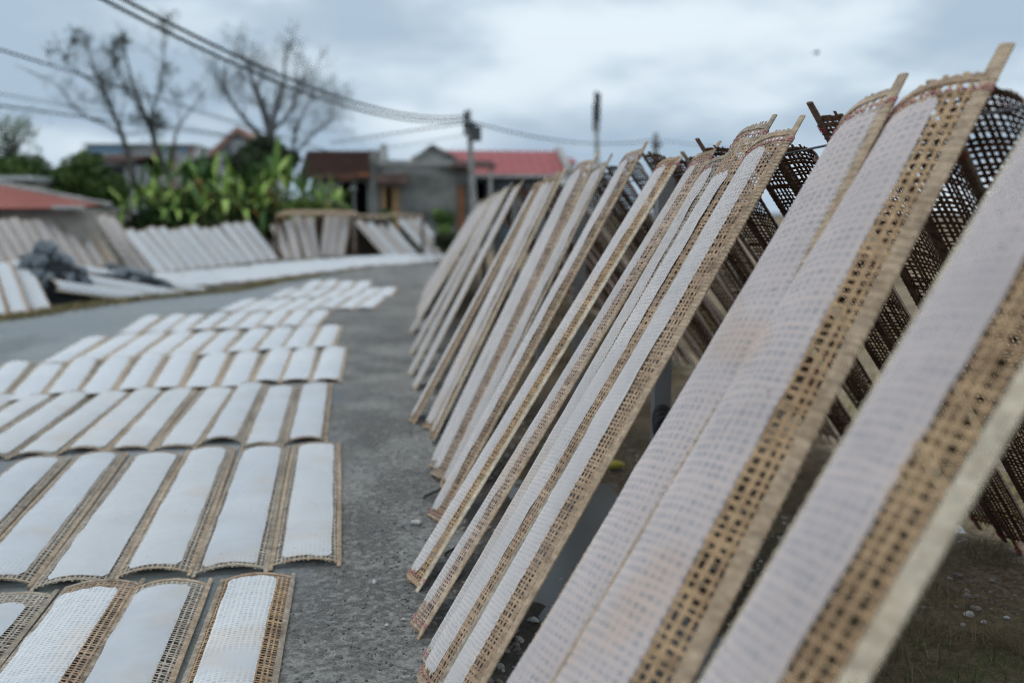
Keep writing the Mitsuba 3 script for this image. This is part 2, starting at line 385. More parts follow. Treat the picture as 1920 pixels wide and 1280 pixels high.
def lean(B, Tp, toward, near=1, roll=0.0, arch=1.0, wide=1.0):
    """the matrix of a screen whose edge slat (the +x one when near = 1) runs from B to Tp, its width along toward"""
    B, Tp = np.asarray(B, float), np.asarray(Tp, float)
    ln = np.linalg.norm(Tp - B)
    ey = (Tp - B) / ln
    t = np.asarray(toward, float)
    ex = unit(t - ey * t.dot(ey)) * near
    ez = np.cross(ex, ey)
    c, q = math.cos(roll), math.sin(roll)          # roll turns the far edge away from the front side
    ex, ez = c * ex + q * near * ez, c * ez - q * near * ex
    return mat4(ex * wide, ey * (ln / L), ez * arch, B - ex * near * (W / 2 * wide) + ez * 0.006), ln

# ---- the long row leaning to the right: the near edge slat of each, its foot and its head in the photograph
FRONT = [  # foot px, head px, skew in metres along the row
    ((813, 2705), (2337, 36), 0.36), ((834, 2140), (1884, 158), 0.66), ((818, 1840), (1712, 186), 0.58),
    ((812, 1467), (1497, 246), 0.60), ((815, 1318), (1449, 234), 0.52), ((818, 1268), (1372, 292), 0.60), ((794, 1196), (1344, 284), 0.60),
    ((791, 1108), (1281, 296), 0.62), ((829, 985), (1208, 284), 0.62), ((846, 925), (1143, 305), 0.64), ((835, 903), (1118, 302), 0.64),
    ((824, 884), (1101, 312), 0.64), ((818, 825), (1060, 323), 0.64), ((812, 809), (1044, 333), 0.64), ((780, 796), (1021, 342), 0.64),
    ((782, 733), (979, 345), 0.64), ((775, 706), (958, 350), 0.64), ((776, 667), (944, 360), 0.64), ((775, 625), (924, 375), 0.64)]
d0 = G(775, 600)
for k in range(20):                          # on to the far end of the row
    Y = d0[1] + 0.42 * k
    foot = (775 + 1.2 * k, None)
    FRONT.append((Y, None, 0.64))
V_near = {0: dict(pitch=1.15, hw=0.021, seed=1, solid=True, sheet=True, arch=0.052, apart=True, su=(-W / 2 + 0.012, W / 2 - 0.098)),
          1: dict(tw=0.4, pitch=1.18, hw=0.020, seed=2, solid=True, sheet=True, arch=0.056, bow=0.0, apart=True, su=(-W / 2 + 0.012, W / 2 - 0.088), e=(0.05, 0.09)),
          2: dict(tw=0.55, pitch=1.15, seed=3, solid=True, sheet=True, arch=0.052, bow=0.006, su=(-W / 2 + 0.010, W / 2 - 0.004)),
          3: dict(pitch=0.8, sw=1.22, seed=4, solid=True, sheet=True, arch=0.045, su=(-W / 2 + 0.012, W / 2 - 0.088), e=(0.05, 0.07)),
          4: dict(pitch=0.82, sw=1.22, seed=5, solid=True, sheet=True, arch=0.046, su=(-W / 2 + 0.012, W / 2 - 0.068), e=(0.03, 0.05), sv=(0.05, L - 0.2)),
          5: dict(pitch=0.78, sw=1.22, seed=6, solid=True, sheet=True, arch=0.048, su=(-W / 2 + 0.012, W / 2 - 0.058), e=(0.03, 0.03)),
          6: dict(pitch=0.8, sw=1.22, seed=7, solid=True, sheet=True, arch=0.050, su=(-W / 2 + 0.012, W / 2 - 0.075), e=(0.09, 0.07), sv=(0.10, L - 0.06)),
          7: dict(pitch=0.88, sw=1.22, seed=8, solid=True, sheet=True, arch=0.052, su=(-W / 2 + 0.012, W / 2 - 0.070), e=(0.10, 0.04), sv=(0.04, L - 0.04))}
WEAVES = ['m_weave_gold', 'm_weave_gold', 'm_weave_tan', 'm_weave_tan', 'm_weave_tan', 'm_weave_grey', 'm_weave_pink', 'm_weave_gold', 'm_weave_tan', 'm_weave_tan', 'm_weave_pink', 'm_weave_pink']
SLATS = ['m_slat_pale', 'm_slat_tan', 'm_slat_tan', 'm_slat_tan', 'm_slat_worn', 'm_slat_worn', 'm_slat_tan', 'm_slat_pale', 'm_slat_tan', 'm_slat_worn', 'm_slat_tan', 'm_slat_tan']
mid = [near_variant(40 + i, False, True, arch=a, bow=b, su=(-W / 2 + 0.012, W / 2 - e), res=(16, 50))
       for i, (a, b, e) in enumerate(((0.050, 0.0, 0.07), (0.045, 0.01, 0.05), (0.055, -0.006, 0.085), (0.048, 0.0, 0.03)))]
far = [far_variant(60 + i, True, arch=a, su=s) for i, (a, s) in enumerate(((0.05, None), (0.045, (-W / 2 + 0.012, W / 2 - 0.04)), (0.055, (-W / 2 + 0.05, W / 2 - 0.065)), (0.04, (-W / 2 + 0.015, W / 2 - 0.02))))]
far_bare = far_variant(70, False, arch=0.045)
ROW = 'white drying screens leaning in the long row'
NEAR_LABELS = ['nearest leaning white screen, cut off by the right edge, pale bamboo edge slat',
               'second leaning white screen from the camera, golden weave edge, highest pole tip in picture',
               'third leaning white screen from the camera, half hidden behind the one with highest tip',
               'sharp leaning screen with wide tan weave edge, first one left of the wide gap',
               'leaning white screen second left of the wide gap, its bare grey end standing taller',
               'leaning white screen third left of the wide gap, grey weave edge',
               'leaning white screen fourth left of the wide gap, yellow slat tip touching the gravel',
               'ribbed white screen leaning fifth left of the wide gap, golden weave edge']
RIDGE = []
for i, (b, t, s) in enumerate(FRONT):
    rng = np.random.default_rng(900 + i)
    if t is not None:
        B = G(*b)
        B[2] = 0.012
        d = ray(*t)
        Tp = EYE + d * ((B[1] + s) / d[1])
    else:
        B = np.array([-0.15 + 0.012 * (i - 18) + rng.normal(0, 0.03), b + rng.normal(0, 0.06), 0.012])
        Tp = B + np.array([1.25 + rng.normal(0, 0.05), 0.64 + rng.normal(0, 0.08), 1.83 + rng.normal(0, 0.04)])
    M, ln = lean(B, Tp, [0, -1, 0], wide=(1.10, 1.15, 1.24, 1.0, 0.98, 0.95, 0.95, 1.02)[i] if i < 8 else 1.0, roll=(-0.05, -0.20, -0.02)[i] if i < 3 else (-0.04, 0.02, 0.09, 0.09, 0.0)[i - 3] if i < 8 else rng.uniform(-0.11, 0.07), arch=0.92 if i < 3 else 0.8 if i in (5, 6, 7) else (rng.uniform(0.8, 1.05) if i < 15 else rng.uniform(0.45, 0.75)))
    RIDGE.append((Tp, ln))
    if i < 8:
        var = near_variant(**V_near[i])
        label = NEAR_LABELS[i]
    elif i < 15:
        var = mid[(i * 3) % 4]
        label = f'white screen leaning right in the long row, {ordinal(i + 1)} from the camera'
    else:
        var = far[i % 4]
        label = f'blurred white screen leaning right in the long row, {ordinal(i + 1)} from the camera'
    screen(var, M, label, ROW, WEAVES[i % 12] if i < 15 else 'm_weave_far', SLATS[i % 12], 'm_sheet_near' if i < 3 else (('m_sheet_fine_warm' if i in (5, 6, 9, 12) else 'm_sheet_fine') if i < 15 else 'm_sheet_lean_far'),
           'm_thread_pink' if i < 9 else None)

# ---- the bare dark screens on the back of the rack, seen from behind
BACK_LAB = 'bare dark woven screens on the back of the rack'
back_solid = [near_variant(80 + i, True, False, sw=1.3, arch=a, bow=b, e=(0.05, 0.05)) for i, (a, b) in enumerate(((0.05, 0.0), (0.06, 0.01), (0.045, 0.0)))]
back_thin = [near_variant(90 + i, False, False, sw=1.3, arch=a, e=(0.04, 0.05)) for i, a in enumerate((0.05, 0.055))]
y, n = 2.05, 0
while y < 19.5:
    rng = np.random.default_rng(1300 + n)
    n += 1
    top = np.array([1.30 + rng.normal(0, 0.02), y + rng.normal(0, 0.02), 1.80 + rng.normal(0, 0.025)])
    bot = np.array([2.72 + rng.normal(0, 0.05), y + 0.70 + rng.normal(0, 0.05), 0.012])
    M, ln = lean(bot, top, [0, -1, 0], near=-1, arch=rng.uniform(0.8, 1.1))
    v = back_solid[n % 3] if y < 5.5 else (back_thin[n % 2] if y < 9 else far_bare)
    where = f'{ordinal(n)} from the camera' if n > 1 else 'nearest to the camera'
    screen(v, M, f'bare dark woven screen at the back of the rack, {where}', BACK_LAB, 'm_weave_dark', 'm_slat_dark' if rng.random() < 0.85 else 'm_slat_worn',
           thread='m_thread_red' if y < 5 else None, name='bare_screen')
    y += 0.335 + (0.16 if rng.random() < 0.2 else 0.0) + abs(rng.normal(0, 0.015))

# ---- screens lying in rows on the road: right end and left end of each row's near edge and far edge in the photograph
def lying(row, near_r, far_r, near_l, far_l, n, words, seed, cut=False):
    rng = np.random.default_rng(seed)
    NR, FR, NL, FL = (G(*q) for q in (near_r, far_r, near_l, far_l))
    dr_, dl = unit(FR - NR), unit(FL - NL)
    step = np.linalg.norm(NL - NR) / n
    detailed = row < 3
    for i in range(n):
        t = (i + 0.5) / n
        ey = unit(dr_ * (1 - t) + dl * t + np.array([rng.normal(0, 0.007), 0, 0]))
        o = NR * (1 - t) + NL * t + ey * rng.normal(0, 0.05)
        o[2] = 0.010 + 0.002 * (i % 3)
        ex = np.array([ey[1], -ey[0], 0.0])
        M = mat4(ex * min(1.25, step / 0.33 * 0.985), ey, np.array([0, 0, rng.uniform(0.4, 0.78)]), o)
        v = (lie_near if detailed else lie_far)[int(rng.integers(4))]
        if row == 0: v = lie_first[i % 4]
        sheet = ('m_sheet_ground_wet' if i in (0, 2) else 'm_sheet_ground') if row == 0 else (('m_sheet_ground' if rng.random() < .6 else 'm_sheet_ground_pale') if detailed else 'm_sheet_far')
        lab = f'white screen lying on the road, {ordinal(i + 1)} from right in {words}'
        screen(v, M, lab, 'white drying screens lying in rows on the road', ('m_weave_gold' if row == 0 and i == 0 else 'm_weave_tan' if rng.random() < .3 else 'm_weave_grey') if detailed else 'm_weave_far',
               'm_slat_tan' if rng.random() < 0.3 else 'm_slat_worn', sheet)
lie_first = [near_variant(100 + i, True, True, hw=0.012, arch=0.05, su=s, sv=(0.05, L - 0.03 * (1 + i)), res=(20, 80)) for i, s in enumerate(((-W / 2 + .045, W / 2 - .075), (-W / 2 + .03, W / 2 - .07), (-W / 2 + .015, W / 2 - .075), (-W / 2 + .03, W / 2 - .07)))]
lie_near = [near_variant(110 + i, False, True, hw=0.012, arch=a, su=s, sv=(0.06, L - 0.04), res=(16, 50)) for i, (a, s) in
            enumerate(((0.05, (-W / 2 + .055, W / 2 - .045)), (0.055, (-W / 2 + .04, W / 2 - .06)), (0.045, (-W / 2 + .03, W / 2 - .05)), (0.05, (-W / 2 + .05, W / 2 - .03))))]
lie_far = [far_variant(120 + i, True, arch=a, su=s) for i, (a, s) in enumerate(((0.055, (-W / 2 + .05, W / 2 - .05)), (0.06, (-W / 2 + .03, W / 2 - .05)), (0.05, (-W / 2 + .015, W / 2 - .04)), (0.05, (-W / 2 + .05, W / 2 - .03))))]
def behind(px, vp, dist):
    """px moved along the ground towards the camera on the line to the vanishing point vp, by dist metres"""
    a = G(*px)
    v = ray(vp, 400.5); v = unit([v[0], v[1], 0])
    q = a - v * dist
    r = q - EYE
    z = r.dot(fwd)
    return 960 + 1830 * r.dot(rgt) / z, 640 - 1830 * r.dot(upv) / z
ROWS = [((551, 1079), None, (-205, 1135), None, 5, 'the row at the bottom edge'),
        ((641, 1060), (647, 833), (-259, 1128), (23, 868), 6, 'the second row'),
        ((614, 829), (624, 718), (-266, 876), (-96, 786), 10, 'the third row'),
        ((640, 713), (655, 653), (-75, 763), (-5, 692), 11, 'the fourth row'),
        ((627, 655), (645, 612), (70, 686), (165, 634), 10, 'the fifth row'),
        ((598, 612), (619, 586), (215, 632), (265, 600), 9, 'the sixth row'),
        ((700, 580), (723, 561), (395, 590), (450, 566), 8, 'the seventh row'),
        ((733, 559), (747, 541), (490, 563), (537, 543), 7, 'the eighth row'),
        ((690, 544), (697, 530), (560, 543), (580, 530), 4, 'the farthest row')]
for r, (nr, fr, nl, fl, n, words) in enumerate(ROWS):
    if r == 0:
        fr, fl = nr, nl
        nr, nl = behind(fr, 668, L), behind(fl, 668, L)
    lying(r, nr, fr, nl, fl, n, words, 500 + r)

# ---- two flat rows along the far edge of the road
def edge_row(pts, n, words, seed, ang, z=0.0):  # ang: how far the screens are turned from square to the road
    rng = np.random.default_rng(seed)
    P = np.array([G(*p) for p in pts])
    seg = np.r_[0, np.cumsum(np.linalg.norm(np.diff(P, axis=0), axis=1))]
    for i in range(n):
        s = (i + 0.5) / n * seg[-1]
        o = np.array([np.interp(s, seg, P[:, k]) for k in range(3)])
        along = unit(np.array([np.interp(s + .4, seg, P[:, k]) - np.interp(s - .4, seg, P[:, k]) for k in range(3)]))
        ey = np.array([-along[1], along[0], 0.0])
        c, q = math.cos(ang), math.sin(ang)
        ey = unit(np.array([c * ey[0] - q * ey[1], q * ey[0] + c * ey[1], 0]) + np.array([rng.normal(0, .06), rng.normal(0, .06), 0]))
        ex = np.array([ey[1], -ey[0], 0])
        o = o + ey * rng.normal(0, 0.16)
        o[2] = 0.02 + z
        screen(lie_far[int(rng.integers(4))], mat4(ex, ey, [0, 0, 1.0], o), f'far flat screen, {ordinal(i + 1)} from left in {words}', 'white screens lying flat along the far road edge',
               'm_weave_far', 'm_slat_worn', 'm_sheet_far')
edge_row([(408, 536), (470, 529), (560, 519), (680, 504), (850, 487)], 24, 'the nearer row along the road edge', 610, 0.5)
edge_row([(352, 527), (430, 518), (540, 507), (660, 495), (850, 480)], 24, 'the farther row along the road edge', 611, 0.5)

# ---- far groups leaning on walls and bars: foot and head of a slat, in the photograph
def lean_far(foot, head, back, words, group, weave='m_weave_far', sheet='m_sheet_lean_far', bare=False, seed=0, z=0.012):
    B = G(*foot)
    B[2] = z
    d = ray(*head)
    Tp = EYE + d * ((B[1] + back) / d[1])
    M, ln = lean(B, Tp, unit([1, 0.25, 0]))
    screen(far_bare if bare else far[seed % 4], M, words, group, weave, 'm_slat_worn', sheet)
    return ln
for i in range(12):
    t = i / 11
    lean_far((-22 + 246 * t, 511 - 14 * t), (-75 + 238 * t, 412 - 4 * t + 3 * math.sin(i * 2.3)), 1.3, f'blurred screen leaning on the red roofed shed, {ordinal(12 - i)} from its right end', 'screens leaning on the red roofed shed', seed=i, bare=(i == 11))
for i, (f, h) in enumerate((((268, 506), (200, 402)), ((292, 509), (214, 406)))):
    lean_far(f, h, 1.2, ('left' if i == 0 else 'right') + ' one of two white screens leaning beyond the corner of the red roofed shed', 'two screens leaning beyond the shed corner', seed=i)
for i in range(12):
    t = i / 11
    lean_far((318 + 206 * t, 511 - 24 * t), (250 + 218 * t, 429 - 8 * t + 4 * math.sin(i * 1.9) - (10 * max(0, t - .8) * 5)), 1.1, f'white screen in the tight block leaning before the banana plants, {ordinal(i + 1)} from the left', 'tight block of screens before the banana plants', sheet='m_sheet_far', seed=i * 3)
for i, (f, h) in enumerate((((551, 487), (524, 421)), ((567, 487), (549, 413)), ((589, 486), (566, 404)), ((599, 485), (588, 408)), ((615, 484), (626, 408)), ((630, 484), (642, 405)), ((645, 484), (659, 405)))):
    lean_far(f, h, 0.9, f'narrow white screen standing against the far bamboo rail, {ordinal(i + 1)} from the left', 'screens standing apart against the far bamboo rail', seed=i)
for i in range(8):
    if i == 4: continue
    k = i + 1 if i < 4 else i
    lean_far((738 + 15.5 * i, 481 - 0.9 * i), (677 + 15.7 * i, 411 - 0.5 * i), 1.0, f'white screen leaning at the right end of the far bamboo rail, {ordinal(k)} from the left', 'screens at the right end of the far bamboo rail', sheet='m_sheet_far' if i % 2 else 'm_sheet_lean_far', seed=i)
# three propped on the rubble at the left edge, three sliding off it
for i, (f, h, w) in enumerate((((16, 594), (-10, 500), 'leftmost'), ((60, 590), (24, 495), 'middle'), ((98, 582), (52, 487), 'rightmost'))):
    lean_far(f, h, 1.9, f'{w} of three white screens propped on the rubble heap at the left edge', 'three screens propped on the rubble', sheet='m_sheet_far', weave='m_weave_pink', seed=i + 1)
for i, (f, h, w) in enumerate((((286, 553), (92, 523), 'lowest'), ((345, 549), (122, 508), 'middle'), ((385, 541), (150, 496), 'upper'))):
    B, d = G(*f), ray(*h)
    B[2] = 0.02
    # the head lies on the heap, a screen's length away
    ts = np.linspace(8, 40, 3000)
    q = EYE + d[None] * ts[:, None]
    k = np.argmin(np.abs(np.linalg.norm(q - B, axis=1) - L) + 0.2 * np.abs(q[:, 2] - 0.55))
    M, ln = lean(B, q[k], unit([-0.25, 0.75, 0.42]))
    screen(far[i], M, f'{w} of three white screens sliding off the rubble heap onto the road', 'three screens sliding off the rubble', 'm_weave_far', 'm_slat_worn', 'm_sheet_far')

# ================================================================== ground and road
def soil_fn(p, n, uv):
    a = fbm(p.x * 1.3, p.y * 1.3, 0.0, 4)
    f = fbm(p.x * 40, p.y * 40, 3.0, 3)
    c = mix((0.125, 0.092, 0.060), (0.30, 0.23, 0.155), smoothstep(0.3, 0.7, 0.55 * a + 0.45 * f))
    d1, d2, r = voronoi(p.x * 55, p.y * 55)
    st = dr.select(r > 0.72, 1.0, 0.0) * smoothstep(0.42, 0.30, d1)
    c = mix(c, mix((0.16, 0.145, 0.12), (0.34, 0.31, 0.27), cell_rand(dr.floor(r * 999), 2)), st * 0.75)
    c = mix(mix((0.075, 0.072, 0.068), (0.16, 0.152, 0.14), f), c, smoothstep(0.25, 0.75, p.x + 0.5 * (a - 0.5)))
    c = c * (1 - 0.5 * smoothstep(2.1, 1.3, p.x + 0.6 * (a - 0.5)) * smoothstep(0.1, 0.5, p.x))   # shade under the rack, painted into the soil colour
    g = smoothstep(0.52, 0.66, fbm(p.x * 0.9 + 7, p.y * 0.9, 5.0, 4))
    return mix(c, (0.085, 0.085, 0.040), g * 0.35 * smoothstep(1.0, 2.0, p.x))
def soil_bump(p, n, uv):
    d1, d2, r = voronoi(p.x * 55, p.y * 55)
    return fbm(p.x * 60, p.y * 60, 1.0, 3) + 0.8 * dr.select(r > 0.72, 1.0, 0.0) * smoothstep(0.45, 0.2, d1)
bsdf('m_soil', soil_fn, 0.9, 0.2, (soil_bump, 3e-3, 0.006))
def far_field_fn(p, n, uv):
    return mix((0.10, 0.10, 0.05), (0.19, 0.16, 0.10), fbm(p.x * 0.35, p.y * 0.35, 0.0, 4))
VERGE = lambda p: 0.6 * (fbm(p.x * 1.4, p.y * 1.0, 2.0, 4) - 0.5) + 0.25 * (fbm(p.x * 7, p.y * 7, 9.0, 3) - 0.5)
def road_fn(p, n, uv):
    e = p.x + 0.075 * p.y + 0.75 + VERGE(p) * 1.5          # grows across the right-hand edge
    g = smoothstep(-0.12, 0.22, e)
    lo = fbm(p.x * 0.5, p.y * 0.35, 0.0, 4)
    asphalt = mix((0.20, 0.22, 0.235), (0.25, 0.265, 0.27), lo)
    grain = noise(p.x * 160, p.y * 160, 0.0)
    asphalt = asphalt * (0.80 + 0.4 * grain)
    green = smoothstep(0.55, 0.75, fbm(p.x * 0.3 + 3, p.y * 0.4, 8.0, 3))
    asphalt = mix(asphalt, (0.20, 0.225, 0.20), green * 0.5)
    damp = smoothstep(0.56, 0.70, fbm(p.x * 0.8 + 11, p.y * 0.25, 2.0, 4))
    asphalt = asphalt * (1 - 0.22 * damp)
    dust = smoothstep(0.55, 0.75, fbm(p.x * 0.35, p.y * 0.9 + 31, 5.0, 4))
    asphalt = mix(asphalt, (0.27, 0.27, 0.26), dust * 0.45)
    c1, c2, cr_ = voronoi(p.x * 0.45 + 0.25 * fbm(p.x * 2, p.y * 2, 0.0, 3), p.y * 0.3 + 0.25 * fbm(p.x * 2 + 9, p.y * 2, 0.0, 3))
    asphalt = asphalt * (1 - 0.45 * smoothstep(0.012, 0.004, c2 - c1))
    d1, d2, r = voronoi(p.x * 95, p.y * 95)
    tone = fbm(p.x * 2.2, p.y * 2.2, 4.0, 4)
    gravel = mix((0.120, 0.117, 0.111), (0.265, 0.257, 0.242), smoothstep(0.3, 0.72, 0.6 * tone + 0.4 * noise(p.x * 45, p.y * 45, 1.0)))
    chip = dr.select(r > 0.86, 1.0, 0.0) * smoothstep(0.42, 0.28, d1)
    gravel = mix(gravel * (0.65 + 0.7 * grain), (0.30, 0.295, 0.28), chip * 0.55)
    blue = smoothstep(0.50, 0.66, fbm(p.x * 1.1 + 20, p.y * 0.9, 6.0, 4)) * smoothstep(0.75, 0.2, e)
    gravel = mix(gravel, (0.165, 0.185, 0.20), blue * 0.75)
    return mix(asphalt, gravel, g)
def road_bump(p, n, uv):
    e = p.x + 0.075 * p.y + 0.75 + VERGE(p) * 1.5
    g = smoothstep(-0.12, 0.22, e)
    d1, d2, r = voronoi(p.x * 95, p.y * 95)
    return (0.25 + 0.75 * g) * (fbm(p.x * 110, p.y * 110, 1.0, 3) + 0.6 * dr.select(r > 0.7, 1.0, 0.0) * smoothstep(0.45, 0.2, d1)) + g * 1.5 * fbm(p.x * 9, p.y * 9, 3.0, 3)
bsdf('m_road', road_fn, 0.82, 0.3, (road_bump, 2.5e-3, 0.0045))
bsdf('m_field', far_field_fn, 0.95, 0.1)

def puddle_d(x, y):
    """below 0 inside the puddle"""
    cx = 0.80 + 0.02 * (y - 4.4)
    n = meshkit.fbm(np.stack([x * 1.9, y * 1.6, x * 0], -1), 4, 77) - 0.5
    n2 = meshkit.fbm(np.stack([x * 9, y * 9, x * 0], -1), 3, 78) - 0.5
    return np.maximum(np.abs(x - cx) - 0.33, (np.abs(y - 4.3) - 1.4) * 0.6) + 0.34 * n + 0.07 * n2
def ground_z(x, y):
    soil = smooth01((x - 0.02 - 0.10 * np.sin(y * 1.7)) / 0.25)
    p = np.stack([x, y, x * 0], -1)
    bump = 0.05 * (meshkit.fbm(p * 1.5, 4, 5) - 0.55) + 0.028 * (meshkit.fbm(p * 11, 4, 6) - 0.5)
    fadeout = 1 - smooth01((y - 11) / 4)
    z = -0.012 + soil * fadeout * bump
    return np.where(soil > 0.01, z + 0.014 * soil + np.minimum(0, (puddle_d(x, y) - 0.04)) * 0.12 * soil, z)
def smooth01(t):
    t = np.clip(t, 0, 1)
    return t * t * (3 - 2 * t)
def grid_mesh(xs, ys, zf):
    X, Y = np.meshgrid(xs, ys, indexing='ij')
    Z = zf(X, Y)
    idx = np.arange(X.size).reshape(X.shape)
    f = np.stack([idx[:-1, :-1], idx[1:, :-1], idx[1:, 1:], idx[:-1, 1:]], -1).reshape(-1, 4)
    return np.stack([X, Y, Z], -1).reshape(-1, 3), f
xs = np.r_[-400, -120, -60, -30, -15, -6, -3, -1, -0.3, np.arange(-0.1, 4.6, 0.026), np.arange(4.7, 9, 0.2), 12, 20, 40, 80, 160, 400]
ys = np.r_[-60, -10, -2, np.arange(0, 1.8, 0.2), np.arange(1.8, 10.2, 0.034), np.arange(10.4, 18, 0.25), 22, 30, 40, 55, 80, 120, 200, 500]
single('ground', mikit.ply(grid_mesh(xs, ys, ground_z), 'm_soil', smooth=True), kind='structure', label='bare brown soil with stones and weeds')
# the road, a sheet with a ragged right edge; its left edge follows the far verge
Ls = [G(-260, 640), G(0, 603), G(130, 583), G(270, 563), G(440, 548), G(560, 524), G(700, 500), G(840, 487)]
ly = np.array([p[1] for p in Ls]); lx = np.array([p[0] for p in Ls])
def road_sheet():
    ys = np.r_[np.arange(-3, 1.8, 0.4), np.arange(1.8, 12, 0.05), np.arange(12, 40, 0.4), 41.0]
    n = 26
    v = []
    for y in ys:
        r = 0.10 + 0.05 * math.sin(y * 1.9) + 0.05 * math.sin(y * 5.3 + 1) + 0.05 * math.sin(y * 13.7) + (0.3 * (y - 14) if y > 14 else 0)
        left = -40.0 if y < ly[0] else np.interp(y, ly, lx, right=lx[-1])
        if y > ly[0]: left += 0.1 * math.sin(y * 2.1)
        left = min(left, r - 0.5)
        t = np.linspace(0, 1, n) ** 0.7
        v.append(np.stack([left + (r - left) * t, np.full(n, y), np.zeros(n)], 1))
    v = np.vstack(v)
    idx = np.arange(len(v)).reshape(len(ys), n)
    f = np.stack([idx[:-1, :-1], idx[:-1, 1:], idx[1:, 1:], idx[1:, :-1]], -1).reshape(-1, 4)
    return v, f
single('road', mikit.ply(road_sheet(), 'm_road', smooth=True), kind='structure', label='grey village road with a dark gravelly edge')
verge = np.array([p + np.array([0, 0, 0]) for p in Ls])
vin = verge + np.array([0.0, 0, 0.004]); vout = verge + np.array([-0.25, 0.45, 0.05])
vv = np.vstack([np.stack([vin[i], vout[i]]) for i in range(len(verge))])
bsdf('m_dry_grass', lambda p, n, uv: mix((0.15, 0.13, 0.06), (0.30, 0.25, 0.13), fbm(p.x * 5, p.y * 5, 0.0, 3)), 0.95, 0.1)
# puddle under the rack
bsdf('m_puddle', lambda p, n, uv: mix((0.060, 0.060, 0.058), (0.085, 0.085, 0.083), fbm(p.x * 3, p.y * 3, 0.0, 3)), 0.25, 0.5)
def puddle_mesh():
    xs, ys = np.arange(0.3, 2.6, 0.02), np.arange(2.4, 6.2, 0.02)
    X, Y = np.meshgrid(xs, ys, indexing='ij')
    inside = puddle_d(X, Y) < 0.035
    idx = np.arange(X.size).reshape(X.shape)
    f = np.stack([idx[:-1, :-1], idx[1:, :-1], idx[1:, 1:], idx[:-1, 1:]], -1)
    keep = inside[:-1, :-1] & inside[1:, :-1] & inside[1:, 1:] & inside[:-1, 1:]
    v = np.stack([X, Y, X * 0 - 0.012], -1).reshape(-1, 3)
    f = f[keep]
    u, inv = np.unique(f, return_inverse=True)
    return v[u], inv.reshape(f.shape)
single('water', mikit.ply(puddle_mesh(), 'm_puddle'), kind='structure', label='dark still puddle under the rack')

# ---- pebbles and stones
bsdf('m_pebble', lambda p, n, uv: mix((0.13, 0.115, 0.10), (0.45, 0.42, 0.38), noise(p.x * 23, p.y * 23, 0.0)) * (0.7 + 0.5 * noise(p.x * 300, p.y * 300, p.z * 300)), 0.85, 0.3)
bsdf('m_pebble_grey', lambda p, n, uv: mix((0.075, 0.075, 0.075), (0.24, 0.24, 0.235), dr.square(noise(p.x * 31, p.y * 31, 0.0))), 0.85, 0.3)
bsdf('m_stone_pale', lambda p, n, uv: mix((0.38, 0.38, 0.37), (0.62, 0.61, 0.58), fbm(p.x * 60, p.y * 60, p.z * 60, 3)), 0.8, 0.3)
def rock(rng, sub=1, rough=0.3):
    m = trimesh.creation.icosphere(subdivisions=sub)
    v = np.array(m.vertices)
    d = 1 + rough * 2 * (meshkit.noise(v * 1.7 + rng.random(3) * 50) - 0.5)
    v = v * d[:, None] * rng.uniform(0.6, 1.2, 3)
    q = rng.normal(size=3); q /= np.linalg.norm(q)      # flatten two sides
    for _ in range(3):
        q = unit(rng.normal(size=3)); k = v @ q - 0.6
        v = v - np.where(k > 0, k, 0)[:, None] * q
    return v, np.array(m.faces)
rocks0 = [rock(np.random.default_rng(i), 0) for i in range(8)]
rocks1 = [rock(np.random.default_rng(i + 20), 2, 0.28) for i in range(6)]
def scatter(x, y, seed, lo, hi, power, zf):
    rng = np.random.default_rng(seed)
    out = []
    z = zf(x, y)
    for i in range(len(x)):
        s = lo + (hi - lo) * rng.random() ** power
        v, f = rocks0[int(rng.integers(8))]
        a = rng.random() * 6.28
        c, q = math.cos(a), math.sin(a)
        out.append(((v * [1, 1, 0.7] * s) @ np.array([[c, q, 0], [-q, c, 0], [0, 0, 1]]) + [x[i], y[i], z[i] + s * 0.25], f))
    return cat_mesh(out)
rp = np.random.default_rng(31)
vy = 2.6 + 9 * rp.random(4500) ** 1.6
vx = 0.1 - np.abs(rp.normal(0, 0.33, 4500))
sy = 2.0 + 6.5 * rp.random(14000) ** 1.3
sx = rp.uniform(0.0, 4.0, 14000)
ok = (puddle_d(sx, sy) > 0.05) | (rp.random(14000) > 0.97)
ok &= meshkit.fbm(np.stack([sx * 1.3, sy * 1.3, sx * 0], -1), 3, 9) > 0.40 + 0.12 * rp.random(14000)
sx, sy = sx[ok][:5500], sy[ok][:5500]
single('gravel', mikit.ply(scatter(vx, vy, 31, 0.0022, 0.009, 3.0, lambda x, y: x * 0), 'm_pebble_grey'), kind='stuff', label='fine grey gravel strewn along the edge of the road')
single('pebbles', mikit.ply(scatter(sx, sy, 32, 0.004, 0.026, 2.6, ground_z), 'm_pebble'), kind='stuff', label='brown and grey pebbles in the soil under and beside the rack')
STONES = [((781, 983), 0.030, 'large pale stone on the gravel between the rows'), ((702, 1093), 0.014, 'small white stone on the gravel beside the second row'), ((757, 1162), 0.011, 'yellowish pebble on the gravel below the small white stone'),
          ((725, 1174), 0.010, 'grey chip left of the yellowish pebble on the gravel'), ((1817, 1150), 0.021, 'largest pale stone on the soil at the lower right'), ((1845, 1166), 0.016, 'pale angular stone just right of the largest pale stone'),
          ((1887, 1160), 0.015, 'round grey stone at the right edge of the soil'), ((1806, 1166), 0.013, 'small pale stone under the largest pale stone'), ((1000, 1166), 0.022, 'pale stone in the dark gap under the long row'),
          ((1052, 1080), 0.018, 'pale pebble beside the puddle under the long row'), ((778, 858), 0.010, 'small pale stone at the feet of the far leaning screens'), ((740, 900), 0.011, 'small tan stone on the gravel above the large pale stone')]
